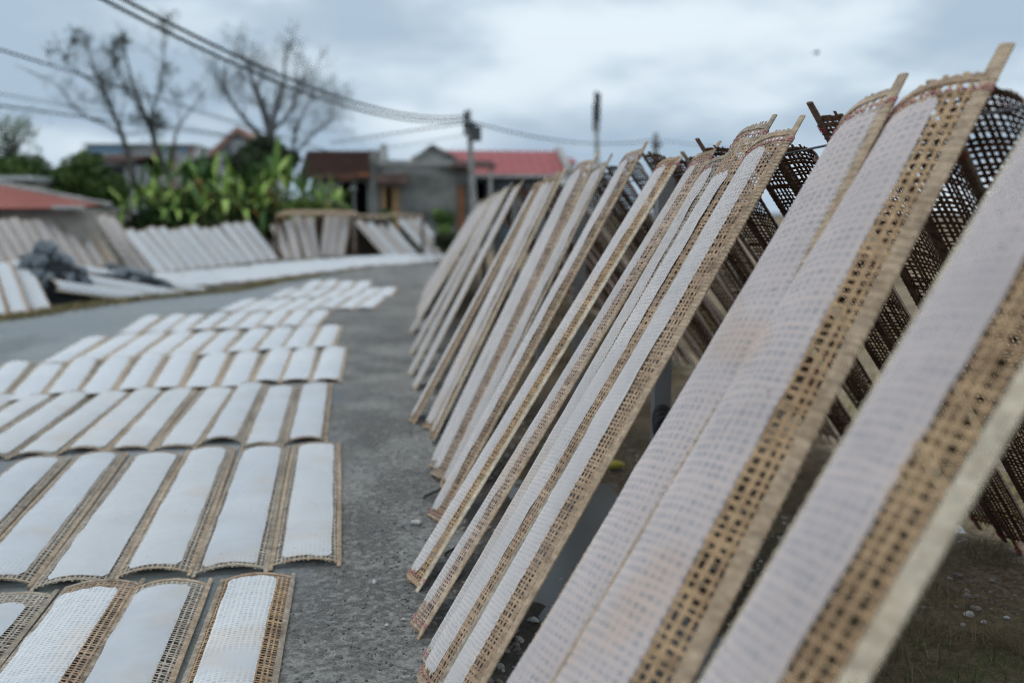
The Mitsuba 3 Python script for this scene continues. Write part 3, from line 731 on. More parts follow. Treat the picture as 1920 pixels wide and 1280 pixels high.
for i, (px, s, lab) in enumerate(STONES):
    o = G(*px)
    z = float(ground_z(o[:1], o[1:2])[0]) if o[0] > 0.15 else 0.0
    v, f = rocks1[i % 6]
    single('stone', mikit.ply((v * [1.15, 0.9, 0.7] * s + [o[0], o[1], z + 0.4 * s], f), 'm_stone_pale', smooth=35), lab, 'stone', 'loose stones')

# ---- weeds and grass at the lower right
bsdf('m_grass', lambda p, n, uv: mix((0.045, 0.075, 0.020), (0.13, 0.17, 0.05), noise(p.x * 9, p.y * 9, p.z * 3)), 0.7, 0.3)
bsdf('m_straw', lambda p, n, uv: mix((0.14, 0.10, 0.06), (0.30, 0.24, 0.15), noise(p.x * 9, p.y * 9, p.z * 3)), 0.8, 0.2)
def blades(n, seed, pts, hmin, hmax, w, lay):
    rng = np.random.default_rng(seed)
    P = np.array(pts)[rng.integers(len(pts), size=n)]
    x, y = P[:, 0] + rng.normal(0, 1, n) * P[:, 2], P[:, 1] + rng.normal(0, 1, n) * P[:, 2]
    h, a, b = rng.uniform(hmin, hmax, n), rng.random(n) * 6.28, rng.uniform(0.15, lay, n)
    d = np.stack([np.cos(a), np.sin(a), 0 * a], 1)[:, None]
    t = np.linspace(0, 1, 5)[None, :, None]
    o = np.stack([x, y, ground_z(x, y) - 0.005], 1)[:, None]
    h, b = h[:, None, None], b[:, None, None]
    c = o + d * (b * h * t ** 1.7) + np.array([0, 0, 1.0]) * (h * (t - 0.45 * b * t ** 2.2))
    s = np.cross(d, [0, 0, 1.0]) * w * (1 - t ** 1.5 * 0.95)
    p = np.stack([c - s, c + s + d * 0.0006], 2).reshape(-1, 3)
    i = (np.arange(n)[:, None] * 10 + np.arange(4)[None] * 2).reshape(-1)
    return p, np.stack([i, i + 1, i + 3, i + 2], 1)
gp = [(*G(x, y)[:2], s) for x, y, s in ((1800, 1270, .05), (1860, 1245, .05), (1905, 1290, .06), (1840, 1290, .06), (1760, 1300, .04), (1730, 1210, .05), (1850, 1030, .05), (1700, 1240, .05), (1480, 960, .10), (1460, 1010, .12), (1890, 1060, .08), (1500, 930, .12))]
single('grass', mikit.ply(blades(260, 51, gp, 0.03, 0.12, 0.0020, 1.5), 'm_grass'), kind='stuff', label='tufts of green grass in the soil at the lower right')
dp = [(*G(x, y)[:2], s) for x, y, s in ((1760, 1190, .07), (1830, 1200, .08), (1880, 1210, .06), (1780, 1120, .1), (1850, 1050, .09), (1500, 900, .1), (1400, 1100, .12), (1640, 1230, .1), (1300, 800, .2))]
single('dry_grass', mikit.ply(blades(1300, 52, dp, 0.03, 0.14, 0.0014, 2.0), 'm_straw'), kind='stuff', label='dry straw and dead weeds on the soil')
# yellow grass beyond the rack
rg = np.random.default_rng(5)
yp = [(rg.uniform(2.9, 7.5), rg.uniform(2.6, 15), 0.25) for _ in range(160)]
bsdf('m_grass_yellow', lambda p, n, uv: mix((0.20, 0.22, 0.06), (0.42, 0.38, 0.16), noise(p.x * 5, p.y * 5, p.z * 3)), 0.8, 0.2)
single('meadow_grass', mikit.ply(blades(9000, 53, yp, 0.04, 0.16, 0.004, 1.3), 'm_grass_yellow'), kind='stuff', label='yellowish green grass growing beyond the back of the rack')
# grass strip along the far verge
vp_ = []
for i in range(len(Ls) - 1):
    for k in range(8):
        q = Ls[i] + (Ls[i + 1] - Ls[i]) * k / 8
        vp_.append((q[0] - 0.15, q[1] + 0.3, 0.18))
for q in ((330, 512), (400, 505), (470, 497), (530, 491), (600, 488), (640, 487)):
    vp_.append((*G(*q)[:2], 0.5))
single('verge_grass', mikit.ply(blades(5000, 54, vp_, 0.04, 0.16, 0.012, 1.2), 'm_dry_grass'), kind='stuff', label='dry olive grass along the far edge of the road')

# ---- small things under the rack
o = G(1146, 882)
bsdf('m_fruit', lambda p, n, uv: mix((0.42, 0.36, 0.05), (0.55, 0.47, 0.09), noise(p.x * 60, p.y * 60, p.z * 60)), 0.45, 0.5)
t = np.linspace(0, 1, 15)
fz = float(ground_z(o[:1], o[1:2])[0])
single('fallen_fruit', mikit.ply(tube(np.stack([o[0] - 0.09 + 0.18 * t, o[1] - 0.015 + 0.05 * t, fz + 0.03 + 0.012 * np.sin(t * 3.1)], 1), 0.034 * np.sin(np.clip(t, 0.03, 0.97) * math.pi) ** 0.4, 14, squash=0.85), 'm_fruit', smooth=True),
       'yellow oblong fruit lying on the soil behind the puddle', 'fruit')
bsdf('m_plastic_white', (0.72, 0.74, 0.76), 0.4, 0.5)
o = G(1801, 1012)
oz = float(ground_z(o[:1], o[1:2])[0])
q, uvq = arch_sheet(0.02, 0.0, 0.4, 9, 9, w=0.06, v1=0.06)
pv = np.array(q[0]); pv[:, 2] = 0.02 + 0.35 * pv[:, 1] + 0.02 * meshkit.noise(pv * 60)
k = thing('plastic_scrap', 'small white plastic scrap lying on the soil by the back of the rack', 'plastic scrap')
sheet_m = trimesh.Trimesh(*[np.asarray(z) for z in cat_mesh([(pv + [o[0], o[1], oz], q[1])])], process=False)
part(k, 'film', mikit.ply((np.array(sheet_m.vertices), np.array(sheet_m.faces)), 'm_plastic_white', smooth=True))
tt = np.linspace(0, 1, 9)
part(k, 'string', mikit.ply(tube(np.stack([o[0] - 0.02 + 0.03 * np.sin(tt * 5), o[1] - 0.01 - 0.06 * tt, oz + 0.015 - 0.008 * tt], 1), 0.0015, 5), 'm_plastic_white'))
# rack: posts, ridge pole
bsdf('m_post', lambda p, n, uv: mix((0.16, 0.16, 0.165), (0.27, 0.27, 0.27), fbm(p.x * 12, p.y * 12, p.z * 5, 4)), 0.9, 0.2)
bsdf('m_rubber', (0.02, 0.02, 0.022), 0.5, 0.4)
k = thing('screen_rack', 'wire on short concrete posts that the long row of screens leans on', 'rack')
for y0, y1 in ((1.0, 5.4), (5.3, 9.8), (9.7, 14.2), (14.1, 18.5), (18.4, 23.5)):
    tt = np.linspace(0, 1, 12)
    part(k, 'ridge_wire', mikit.ply(tube(np.stack([1.235 - 0.004 * (y0 + (y1 - y0) * tt) + 0.012 * np.sin(tt * 5), y0 + (y1 - y0) * tt, 1.80 + 0.02 * np.sin(tt * 4 + y0)], 1), 0.004, 6), 'm_metal_dark', smooth=50))
POSTS = [(1.27, 5.16), (1.2, 7.6), (1.2, 10.2), (1.18, 12.9), (1.16, 16.0), (1.15, 19.5), (1.14, 22.8)]
for x, y in POSTS:
    b = man_box(x - 0.045, x + 0.045, y - 0.045, y + 0.045, -0.1, 1.795)
    part(k, 'post', mikit.ply(b, 'm_post'))
tt = np.linspace(0, 1, 33)
single('hose_coil', mikit.ply(cat_mesh([tube(np.stack([1.275 + (0.04 + 0.006 * j) * np.cos(tt * 2 * math.pi) - 0.01, 5.16 - 0.075 - 0.035 * j + 0.02 * np.sin(tt * 6.28), 0.50 + 0.055 * np.sin(tt * 2 * math.pi) - 0.02 * j], 1), 0.02, 8, cap=False) for j in range(3)]), 'm_rubber', smooth=True),
       'black hose coiled up against the concrete post under the rack', 'hose')

# ---- rubble heap at the left
bsdf('m_rubble', lambda p, n, uv: mix((0.09, 0.105, 0.12), (0.36, 0.40, 0.44), dr.square(noise(p.x * 2.1, p.y * 2.1, p.z * 2.1)) * 0.6 + 0.4 * fbm(p.x * 9, p.y * 9, p.z * 9, 3)), 0.85, 0.3)
k = thing('rubble_heap', 'heap of dark grey rubble chunks piled beside the road at the left', 'rubble heap')
rr = np.random.default_rng(88)
HEAPS = [(at(85, 470, 18.6), 18.6, 0.85, 0.75, 0.98, 70), (at(20, 490, 18.4), 18.4, 0.7, 0.6, 0.62, 30), (G(185, 556), G(185, 556)[1] + 0.9, 1.15, 0.75, 0.50, 45)]
cores = []
for c, y0, rx, ry, hh, n in HEAPS:
    for i in range(n):
        a, rad = rr.random() * 6.28, rr.random() ** 0.55
        x, y = c[0] + rx * rad * math.cos(a), y0 + ry * rad * math.sin(a)
        z = hh * max(0.0, 1 - rad ** 1.7) * rr.uniform(0.75, 1.0) + 0.06
        s_ = rr.uniform(0.08, 0.19)
        v, f = rocks1[int(rr.integers(6))]
        R = trimesh.transformations.rotation_matrix(rr.random() * 6.28, unit(rr.normal(size=3)))[:3, :3]
        part(k, 'chunk', mikit.ply(((v * s_ * rr.uniform(0.7, 1.2, 3)) @ R.T + [x, y, z], f), 'm_rubble', smooth=40))
    core = trimesh.creation.icosphere(subdivisions=3)
    cv = np.array(core.vertices)
    cores.append((cv * (1 + 0.25 * (meshkit.fbm(cv * 3, 3, 4) - 0.5))[:, None] * [rx, ry, hh * 0.8] + [c[0], y0, 0], np.array(core.faces)))
bsdf('m_rubble_core', (0.03, 0.033, 0.037), 0.95, 0.1)
part(k, 'core', mikit.ply(cat_mesh(cores), 'm_rubble_core', smooth=True))

# far bamboo rail
k = thing('bamboo_rail', 'bamboo rail with a straw mat roll on it, far group of screens standing against it', 'rail')
tt = np.linspace(0, 1, 30)
a_, b_ = at(518, 405, 34.8), at(792, 405, 37.6)
pts = a_ + (b_ - a_) * tt[:, None] + np.array([0, 0, 1.0]) * (0.10 * np.exp(-((tt - 0.28) / 0.18) ** 2) + 0.03 * np.sin(tt * 17))[:, None]
part(k, 'pole', mikit.ply(tube(pts, 0.06, 8), 'm_slat_tan', smooth=50))
part(k, 'mat_roll', mikit.ply(tube(pts[1:16] + [0, 0.1, 0.03], 0.10, 8), 'm_weave_tan', smooth=50))
for j in (0.0, 0.5, 1.0):
    q = a_ + (b_ - a_) * j
    part(k, 'post', mikit.ply(tube([[q[0], q[1], -0.1], [q[0], q[1], q[2] - 0.07]], 0.06, 8), 'm_slat_dark', smooth=50))
bsdf('m_dark_mat', bamboo_fn((0.03, 0.025, 0.02), (0.07, 0.05, 0.038), (0.02, 0.015, 0.012)), 0.9, 0.1)
mm = []
for x0, x1, dy in ((527, 665, 1.2), (668, 730, 2.0)):
    p0, p1 = at(x0, 480, 35.6 + dy), at(x1, 480, 36.6 + dy)
    mm.append(((np.array([[p0[0], p0[1], 0], [p1[0], p1[1], 0], [p1[0], p1[1], 1.35], [p0[0], p0[1], 1.35],
                          [p0[0], p0[1] + .05, 0], [p1[0], p1[1] + .05, 0], [p1[0], p1[1] + .05, 1.35], [p0[0], p0[1] + .05, 1.35]])),
               np.array([[0, 1, 2, 3], [4, 7, 6, 5], [0, 4, 5, 1], [3, 2, 6, 7], [0, 3, 7, 4], [1, 5, 6, 2]])))
for m_ in mm:
    part(k, 'mat', mikit.ply(m_, 'm_dark_mat'))

# ================================================================== buildings
def stain(a, b, s=0.6):
    return lambda p, n, uv: mix(a, b, smoothstep(0.3, 0.7, fbm(p.x * s, p.y * s, p.z * s * 1.6, 4))) * (0.9 + 0.2 * noise(p.x * 9, p.y * 9, p.z * 9))
bsdf('m_wall_grey', stain((0.12, 0.125, 0.12), (0.30, 0.30, 0.285), 0.9), 0.9, 0.2)
bsdf('m_wall_pale', stain((0.34, 0.35, 0.35), (0.50, 0.50, 0.49), 0.8), 0.9, 0.2)
bsdf('m_wall_shed', stain((0.26, 0.235, 0.205), (0.40, 0.36, 0.32), 1.2), 0.9, 0.2)
bsdf('m_wall_white', stain((0.46, 0.48, 0.48), (0.60, 0.62, 0.61), 0.8), 0.9, 0.2)
bsdf('m_wall_blue', stain((0.07, 0.095, 0.11), (0.13, 0.16, 0.18), 0.7), 0.8, 0.3)
bsdf('m_tile_brown', lambda p, n, uv: mix(mix((0.050, 0.030, 0.027), (0.10, 0.055, 0.045), fbm(p.x * 2, p.y * 2, p.z * 2, 4)), (0.30, 0.11, 0.045), smoothstep(0.55, 0.75, fbm(p.x * 1.2, p.y * 1.2 + 4, p.z * 3.0, 3)) * smoothstep(3.6, 3.1, p.z)), 0.9, 0.2)
bsdf('m_roof_red', lambda p, n, uv: mix((0.31, 0.068, 0.072), (0.40, 0.10, 0.10), fbm(p.x * 0.6, p.y * 0.6, p.z * 0.6, 3)), 0.55, 0.4)
bsdf('m_roof_rust', lambda p, n, uv: mix((0.26, 0.075, 0.06), (0.38, 0.14, 0.115), fbm(p.x * 0.8, p.y * 0.8, p.z * 0.6, 4)), 0.7, 0.3)
bsdf('m_concrete', stain((0.28, 0.28, 0.27), (0.42, 0.42, 0.40), 1.5), 0.9, 0.2)
bsdf('m_wood_door', bamboo_fn((0.24, 0.10, 0.05), (0.38, 0.18, 0.09), (0.15, 0.07, 0.04), .5), 0.7, 0.3)
bsdf('m_wood_frame', bamboo_fn((0.45, 0.26, 0.12), (0.58, 0.36, 0.18), (0.3, 0.17, 0.09), .5), 0.7, 0.3)
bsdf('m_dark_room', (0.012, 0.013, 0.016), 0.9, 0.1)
bsdf('m_awning', stain((0.05, 0.032, 0.03), (0.10, 0.06, 0.05), 1.5), 0.8, 0.2)
bsdf('m_blue_sheet', (0.30, 0.46, 0.62), 0.6, 0.3)
bsdf('m_trim_orange', (0.38, 0.22, 0.17), 0.7, 0.3)
bsdf('m_glass', (0.05, 0.07, 0.085), 0.12, 0.6)

def px_x(x, Y): return at(x, 400, Y)[0]
def px_z(y, Y): return at(880, y, Y)[2]
def shell(x0, x1, y0, y1, z1, openings=(), t=0.15, gable=None):
    """hollow walls with real openings in the front (y0) wall; gable = ridge height, ridge along x"""
    if gable:
        ym = (y0 + y1) / 2
        out = prism_x([[y0, 0], [y1, 0], [y1, z1], [ym, gable], [y0, z1]], x0, x1)
        ins = prism_x([[y0 + t, 0.1], [y1 - t, 0.1], [y1 - t, z1 - .05], [ym, gable - .15], [y0 + t, z1 - .05]], x0 + t, x1 - t)
    else:
        out = man_box(x0, x1, y0, y1, -0.2, z1)
        ins = man_box(x0 + t, x1 - t, y0 + t, y1 - t, 0.1, z1 - 0.1)
    m = out - ins
    for a, b, c, d in openings:
        m = m - man_box(a, b, y0 - 0.1, y0 + t + 0.1, c, d)
    return m
def roof_gable(x0, x1, y0, y1, ze, zr, t=0.12):
    ym = (y0 + y1) / 2
    return prism_x([[y0, ze], [ym, zr], [y1, ze], [y1, ze + t], [ym, zr + t], [y0, ze + t]][::-1] if False else [[y0, ze], [y0, ze + t], [ym, zr + t], [y1, ze + t], [y1, ze], [ym, zr]][::-1], x0, x1)

# house with the brown tiled roof
Y = 43.0
x0, x1 = px_x(588, Y), px_x(706, Y)
ze, zr = px_z(337, Y - 0.5), px_z(289, Y + 2.4)
k = thing('tiled_house', 'old grey house with a dark brown tiled roof behind the banana plants', 'house')
wx0, wx1 = px_x(641, Y), px_x(662, Y)
vx0, vx1 = px_x(667, Y), px_x(689, Y)
ztop = px_z(352, Y)
wall = shell(x0, x1, Y, Y + 4.8, ze + 0.05, [(wx0, wx1, 0.1, ztop), (vx0, vx1, 0.1, ztop)], gable=zr - 0.05)
for a, b in ((wx0, wx1), (vx0, vx1)):          # arched heads
    cyl = manifold3d.Manifold.cylinder(0.5, (b - a) / 2, circular_segments=24).rotate([90, 0, 0]).translate([(a + b) / 2, Y + 0.3, ztop])
    wall = wall - cyl
part(k, 'wall', mikit.ply(wall, 'm_wall_pale'))
part(k, 'roof', mikit.ply(roof_gable(x0 - 0.5, x1 + 0.1, Y - 0.6, Y + 5.4, ze, zr), 'm_tile_brown'))
ry = np.linspace(0, 1, 12)
for i, s in enumerate(ry[1:-1]):               # tile courses standing proud
    yy, zz = Y - 0.6 + 3.0 * s, ze + (zr - ze) * s + 0.12
    part(k + '__roof', 'tile_course', mikit.ply(boxm(x0 - 0.5, x1 + 0.1, yy - 0.02, yy + 0.16, zz - 0.02, zz + 0.07), 'm_tile_brown'))
part(k, 'gable_parapet', mikit.ply(prism_x([[Y - 0.7, ze - .1], [Y - 0.7, ze + .3], [Y + 2.4, zr + 0.42], [Y + 5.5, ze + .3], [Y + 5.5, ze - .1], [Y + 2.4, zr - 0.1]][::-1], x1 + 0.12, x1 + 0.4), 'm_wall_grey'))
part(k, 'room_back', mikit.ply(boxm(x0 + .3, x1 - .3, Y + 1.5, Y + 1.6, 0.1, ze - .1), 'm_dark_room'))
part(k, 'lamp_pendant', mikit.ply(tube([[px_x(664, Y), Y - .1, px_z(350, Y)], [px_x(664, Y), Y - .1, px_z(358, Y)]], [0.1, 0.2], 8), 'm_wall_white'))
# grey concrete house
Y = 42.0
x0, x1 = px_x(707, Y), px_x(800, Y)
zp = px_z(308, Y)
k = thing('concrete_house', 'unpainted grey concrete house with a dark awning over its doorway', 'house')
dx0, dx1, dz = px_x(722, Y), px_x(744, Y), px_z(352, Y)
x1b = px_x(880, Y)
ex0, ex1, ez_ = px_x(857, Y), px_x(880, Y) - 0.16, px_z(349, Y)
part(k, 'wall', mikit.ply(shell(x0, x1b, Y, Y + 6, px_z(312, Y), [(dx0, dx1, 0.1, dz), (ex0, ex1, 0.1, ez_)]), 'm_wall_grey'))
part(k, 'parapet', mikit.ply(boxm(x0 - .05, px_x(850, Y), Y - 0.08, Y + 0.2, px_z(312, Y) + .003, zp + 0.15), 'm_concrete'))
part(k, 'corner_pillar', mikit.ply(boxm(x0 - .25, x0 + .05, Y - 0.15, Y + 0.2, 0, zp + 0.5), 'm_wall_grey'))
gx0, gxm, gx1 = px_x(782, Y + 2), px_x(812, Y + 2), px_x(852, Y + 2)
gz0, gz1 = px_z(310, Y + 2), px_z(280, Y + 2)
gab = manifold3d.CrossSection([np.array([[gx0, gz0], [gx1, gz0], [gx1, gz0 + .2], [gxm, gz1], [gx0, gz0 + .2]])]).extrude(0.3).transform(np.array([[1, 0, 0, 0], [0, 0, 1, Y + 2], [0, 1, 0, 0]], float))
part(k, 'gable', mikit.ply(gab, 'm_concrete'))
cop = manifold3d.CrossSection([np.array([[gx0 - .2, gz0 + .1], [gxm, gz1], [gx1 + .2, gz0 + .1], [gx1 + .2, gz0 + .3], [gxm, gz1 + .22], [gx0 - .2, gz0 + .3]])], manifold3d.FillRule.NonZero).extrude(0.5).transform(np.array([[1, 0, 0, 0], [0, 0, 1, Y + 1.85], [0, 1, 0, 0]], float))
part(k, 'coping', mikit.ply(cop, 'm_wall_grey'))
part(k, 'awning', mikit.ply(prism_x([[Y - 1.3, px_z(349, Y - 1)], [Y - 0.005, px_z(332, Y)], [Y - 0.005, px_z(326, Y)], [Y - 1.3, px_z(343, Y - 1)]], px_x(709, Y), px_x(766, Y)), 'm_awning'))
d = thing_ = part(k, 'door_frame', mikit.ply(cat_mesh([boxm(dx0 - .12, dx0 + .05, Y - .05, Y + .2, 0.1, dz), boxm(dx1 - .2, dx1 + .12, Y - .05, Y + .2, 0.1, dz)]), 'm_wood_frame'))
part(k, 'door', mikit.ply(boxm(ex0 + .03, ex1 - .03, Y + .04, Y + .1, 0.1, ez_ - .02), 'm_wood_door'))
part(k, 'room_back', mikit.ply(boxm(x0 + .3, x1, Y + 2.5, Y + 2.6, 0.1, zp - .5), 'm_dark_room'))
# brown porch roof between the concrete house and the red roof
part(k, 'porch_roof', mikit.ply(prism_x([[Y - 1.2, px_z(318, Y)], [Y + 2.0, px_z(300, Y)], [Y + 2.0, px_z(296, Y)], [Y - 1.2, px_z(314, Y)]], px_x(846, Y), px_x(928, Y)), 'm_tile_brown'))
part(k, 'porch_post', mikit.ply(boxm(px_x(914, Y), px_x(920, Y), Y - 1.1, Y - 0.95, 0, px_z(318, Y)), 'm_concrete'))
# house with the red metal roof
Y = 47.0
x0, x1 = px_x(862, Y), px_x(1056, Y)
ze, zr = px_z(328, Y - .6), px_z(285, Y + 3)
k = thing('red_roof_house', 'long low house with a bright red metal roof behind the utility pole', 'house')
ops = [(px_x(a, Y), px_x(b, Y), 0.1 if i != 1 else 1.0, px_z(342, Y)) for i, (a, b) in enumerate(((893, 910), (935, 965), (985, 1005)))]
part(k, 'wall', mikit.ply(shell(x0 + .3, x1 - .2, Y, Y + 6, ze, ops, gable=zr - .05), 'm_wall_blue'))
part(k, 'roof', mikit.ply(roof_gable(x0 - .8, x1, Y - .8, Y + 6.8, ze, zr, 0.06), 'm_roof_red'))
n_ = int((x1 - x0 + .8) / 0.45)
for i in range(n_ + 1):
    xx = x0 - .8 + (x1 - x0 + .8) * i / n_
    m_ = prism_x([[Y - .8, ze + .063], [Y - .8, ze + .10], [Y + 3, zr + .10], [Y + 3, zr + .063]][::-1], xx - .02, xx + .02)
    part(k + '__roof', 'seam', mikit.ply(m_, 'm_roof_red'))
part(k, 'gable_parapet', mikit.ply(prism_x([[Y - .9, ze - .1], [Y - .9, ze + .3], [Y + 3, zr + 0.3], [Y + 6.9, ze + .3], [Y + 6.9, ze - .1], [Y + 3, zr - .1]][::-1], x1 + 0.01, x1 + 0.3), 'm_concrete'))
part(k, 'gutter', mikit.ply(boxm(x0 - .8, x1, Y - .95, Y - .81, ze - .12, ze + .02), 'm_wall_pale'))
part(k, 'room_back', mikit.ply(boxm(x0 + .6, x1 - .5, Y + 1.5, Y + 1.6, 0.1, ze - .1), 'm_dark_room'))
for a, b, c, d in ops[1:]:
    part(k, 'window', mikit.ply(boxm(a + .02, b - .02, Y + .05, Y + .07, max(c, 1.0), d - .02), 'm_glass'))
# a further red roof glimpsed at right, and a small one left of the gable
for (xa, xb, ya, yb, Y, lab) in ((1060, 1080, 298, 306, 60, 'small far red roof seen just right of the long red roof'), (772, 792, 297, 305, 55, 'small far red roof peeping out left of the grey gable')):
    k = thing('far_house', lab, 'house')
    a, b = px_x(xa, Y), px_x(xb, Y)
    part(k, 'wall', mikit.ply(shell(a + .1, b - .1, Y, Y + 4, px_z(yb, Y), gable=px_z(ya, Y)), 'm_wall_white'))
    part(k, 'roof', mikit.ply(roof_gable(a, b, Y - .4, Y + 4.4, px_z(yb, Y) - .05, px_z(ya, Y + 2), .1), 'm_roof_red'))
# shed with the rusty red roof at the left
Y = 31.5
k = thing('red_roof_shed', 'low shed with a rusty red sheet roof at the left edge', 'shed')
xa, xb = px_x(-160, Y), px_x(160, Y)
part(k, 'wall', mikit.ply(shell(xa, xb, Y, Y + 3.1, px_z(392, Y)), 'm_wall_shed'))
zl, zr_ = px_z(343, Y + 3), px_z(384, Y + 3)
def slope_roof(x0, x1, y0, y1, z00, z01, z10, z11, t, b0=None, b1=None):
    b0, b1 = x0 if b0 is None else b0, x1 if b1 is None else b1
    v = np.array([[x0, y0, z00], [x1, y0, z01], [b1, y1, z11], [b0, y1, z10]], float)
    v = np.vstack([v, v + [0, 0, t]])
    return v, np.array([[0, 3, 2, 1], [4, 5, 6, 7], [0, 1, 5, 4], [1, 2, 6, 5], [2, 3, 7, 6], [3, 0, 4, 7]])
part(k, 'roof', mikit.ply(slope_roof(xa - .3, xb - .15, Y - .5, Y + 3.2, px_z(396, Y - .5), px_z(391, Y - .5), px_z(337, Y + 3.2), px_z(386, Y + 3.2), 0.05, px_x(-70, Y + 3.2), px_x(190, Y + 3.2)), 'm_roof_rust'))
part(k, 'ridge_cap', mikit.ply(slope_roof(px_x(-70, Y + 3.2), px_x(206, Y + 3.2), Y + 3.1, Y + 3.5, px_z(336, Y + 3.2), px_z(388, Y + 3.2), px_z(336, Y + 3.2) + .01, px_z(388, Y + 3.2) + .01, 0.12), 'm_concrete'))
part(k, 'fascia', mikit.ply(boxm(px_x(110, Y), xb + .1, Y - .55, Y - .3, px_z(391, Y) - .02, px_z(386, Y)), 'm_wall_pale'))
k = thing('white_shed_roof', 'flat pale roof edge behind the rusty red shed roof', 'shed')
Y = 36.0
part(k, 'wall', mikit.ply(shell(px_x(-120, Y), px_x(66, Y), Y, Y + 4, px_z(341, Y)), 'm_wall_shed'))
part(k, 'roof', mikit.ply(boxm(px_x(-125, Y), px_x(72, Y), Y - .3, Y + 4.2, px_z(341, Y) + .003, px_z(333, Y)), 'm_wall_white'))
# white gabled house far away
Y = 66.0
k = thing('white_house', 'white gabled house with orange trim far behind the banana plants', 'house')
xl, xm, xr = px_x(414, Y), px_x(452, Y), px_x(510, Y)
zb, zt = px_z(290, Y), px_z(252, Y)
def front_poly(poly, y0, y1):
    return manifold3d.CrossSection([np.asarray(poly, float)], manifold3d.FillRule.NonZero).extrude(y1 - y0).transform(np.array([[1, 0, 0, 0], [0, 0, 1, y0], [0, 1, 0, 0]], float))
part(k, 'wall', mikit.ply(front_poly([[xl, 0], [xr, 0], [xr, zb], [xm, zt], [xl, zb]], Y, Y + 7), 'm_wall_white'))
part(k, 'roof', mikit.ply(front_poly([[xl - .6, zb - .4], [xm, zt], [xr + .6, zb - .4], [xr + .6, zb], [xm, zt + .4], [xl - .6, zb]], Y - .4, Y + 7.4), 'm_trim_orange'))
wx0, wx1 = px_x(430, Y), px_x(440, Y)
f_ = part(k, 'window', mikit.ply(boxm(wx0, wx1, Y - .06, Y - .003, px_z(290, Y), px_z(278, Y)), 'm_wall_grey'))
part(f_, 'pane', mikit.ply(boxm(wx0 + .08, wx1 - .08, Y - .08, Y - .065, px_z(289, Y), px_z(279, Y)), 'm_glass'))
# long pale block with blue sheets
Y = 72.0
k = thing('long_building', 'long pale building with blue sheet panels far behind the leafless trees', 'building')
part(k, 'wall', mikit.ply(shell(px_x(168, Y), px_x(372, Y), Y, Y + 8, px_z(277, Y)), 'm_wall_white'))
part(k, 'roof', mikit.ply(boxm(px_x(165, Y), px_x(375, Y), Y - .5, Y + 8.5, px_z(277, Y) + .003, px_z(274, Y)), 'm_concrete'))
for a, b, c, d in ((250, 275, 298, 315), (305, 318, 276, 288), (342, 356, 276, 290), (175, 240, 276, 290)):
    part(k, 'panel', mikit.ply(boxm(px_x(a, Y), px_x(b, Y), Y - .12, Y - .004, px_z(d, Y), px_z(c, Y)), 'm_blue_sheet'))
for a in (246, 296, 330, 360):
    part(k, 'pillar', mikit.ply(boxm(px_x(a, Y), px_x(a + 4, Y), Y - .3, Y - .13, 0, px_z(277, Y)), 'm_trim_orange'))
# small house behind the hedge
Y = 46.0
k = thing('small_house', 'small pale house with a dark window and brown roof behind the hedge', 'house')
a, b = px_x(196, Y), px_x(246, Y)
wx0, wx1, wz0, wz1 = px_x(216, Y), px_x(236, Y), px_z(342, Y), px_z(316, Y)
part(k, 'wall', mikit.ply(shell(a, b, Y, Y + 5, px_z(310, Y), [(wx0, wx1, wz0, wz1)]), 'm_wall_pale'))
part(k, 'roof', mikit.ply(roof_gable(a - .4, b + .3, Y - .5, Y + 5.5, px_z(312, Y) + .05, px_z(299, Y + 2.5), .12), 'm_tile_brown'))
f_ = part(k, 'window', mikit.ply(cat_mesh([boxm(wx0, wx0 + .06, Y + .02, Y + .1, wz0, wz1), boxm(wx1 - .06, wx1, Y + .02, Y + .1, wz0, wz1), boxm((wx0 + wx1) / 2 - .03, (wx0 + wx1) / 2 + .03, Y + .02, Y + .1, wz0, wz1)]), 'm_awning'))
part(f_, 'pane', mikit.ply(boxm(wx0, wx1, Y + .12, Y + .13, wz0, wz1), 'm_glass'))

# ================================================================== poles and cables
bsdf('m_cable', (0.025, 0.027, 0.03), 0.6, 0.3)
bsdf('m_metal_dark', (0.07, 0.075, 0.08), 0.5, 0.4)
Yp = 38.0
p_top, p_bot = at(878, 207, Yp), at(889, 400, Yp)
base = p_bot + (p_bot - p_top) * (p_bot[2] / (p_top[2] - p_bot[2]))
k = thing('utility_pole', 'grey concrete utility pole standing before the red roofed house', 'utility pole')
tt = np.linspace(0, 1, 8)[:, None]
part(k, 'shaft', mikit.ply(tube(base + (p_top - base) * tt, np.linspace(0.165, 0.105, 8), 10), 'm_concrete', smooth=50))
cr = at(880, 235, Yp)
part(k, 'bracket', mikit.ply(boxm(cr[0] - .25, cr[0] + .25, cr[1] - .2, cr[1] - .12, cr[2] - .1, cr[2] + .1), 'm_metal_dark'))
for j, q in enumerate((215, 224, 240, 250)):
    c = at(880, q, Yp)
    part(k, 'insulator', mikit.ply(tube([[c[0] - .17, c[1] - .24, c[2] - .09], [c[0] - .17, c[1] - .24, c[2] + .09]], [0.08, 0.05], 8), 'm_metal_dark', smooth=50))
bx = at(884, 243, Yp)
part(k, 'meter_box', mikit.ply(boxm(bx[0] - .02, bx[0] + .36, bx[1] - .3, bx[1] - .05, bx[2] - .45, bx[2] + .1), 'm_metal_dark'))
Yq = 62.0
k = thing('mast', 'tall thin grey mast rising behind the long row of screens', 'mast')
a, b = at(1117, 172, Yq), at(1122, 400, Yq)
bb = b + (b - a) * (b[2] / (a[2] - b[2]))
part(k, 'shaft', mikit.ply(tube(bb + (a - bb) * tt, np.linspace(0.17, 0.11, 8), 8), 'm_concrete', smooth=50))
c = at(1119, 200, Yq)
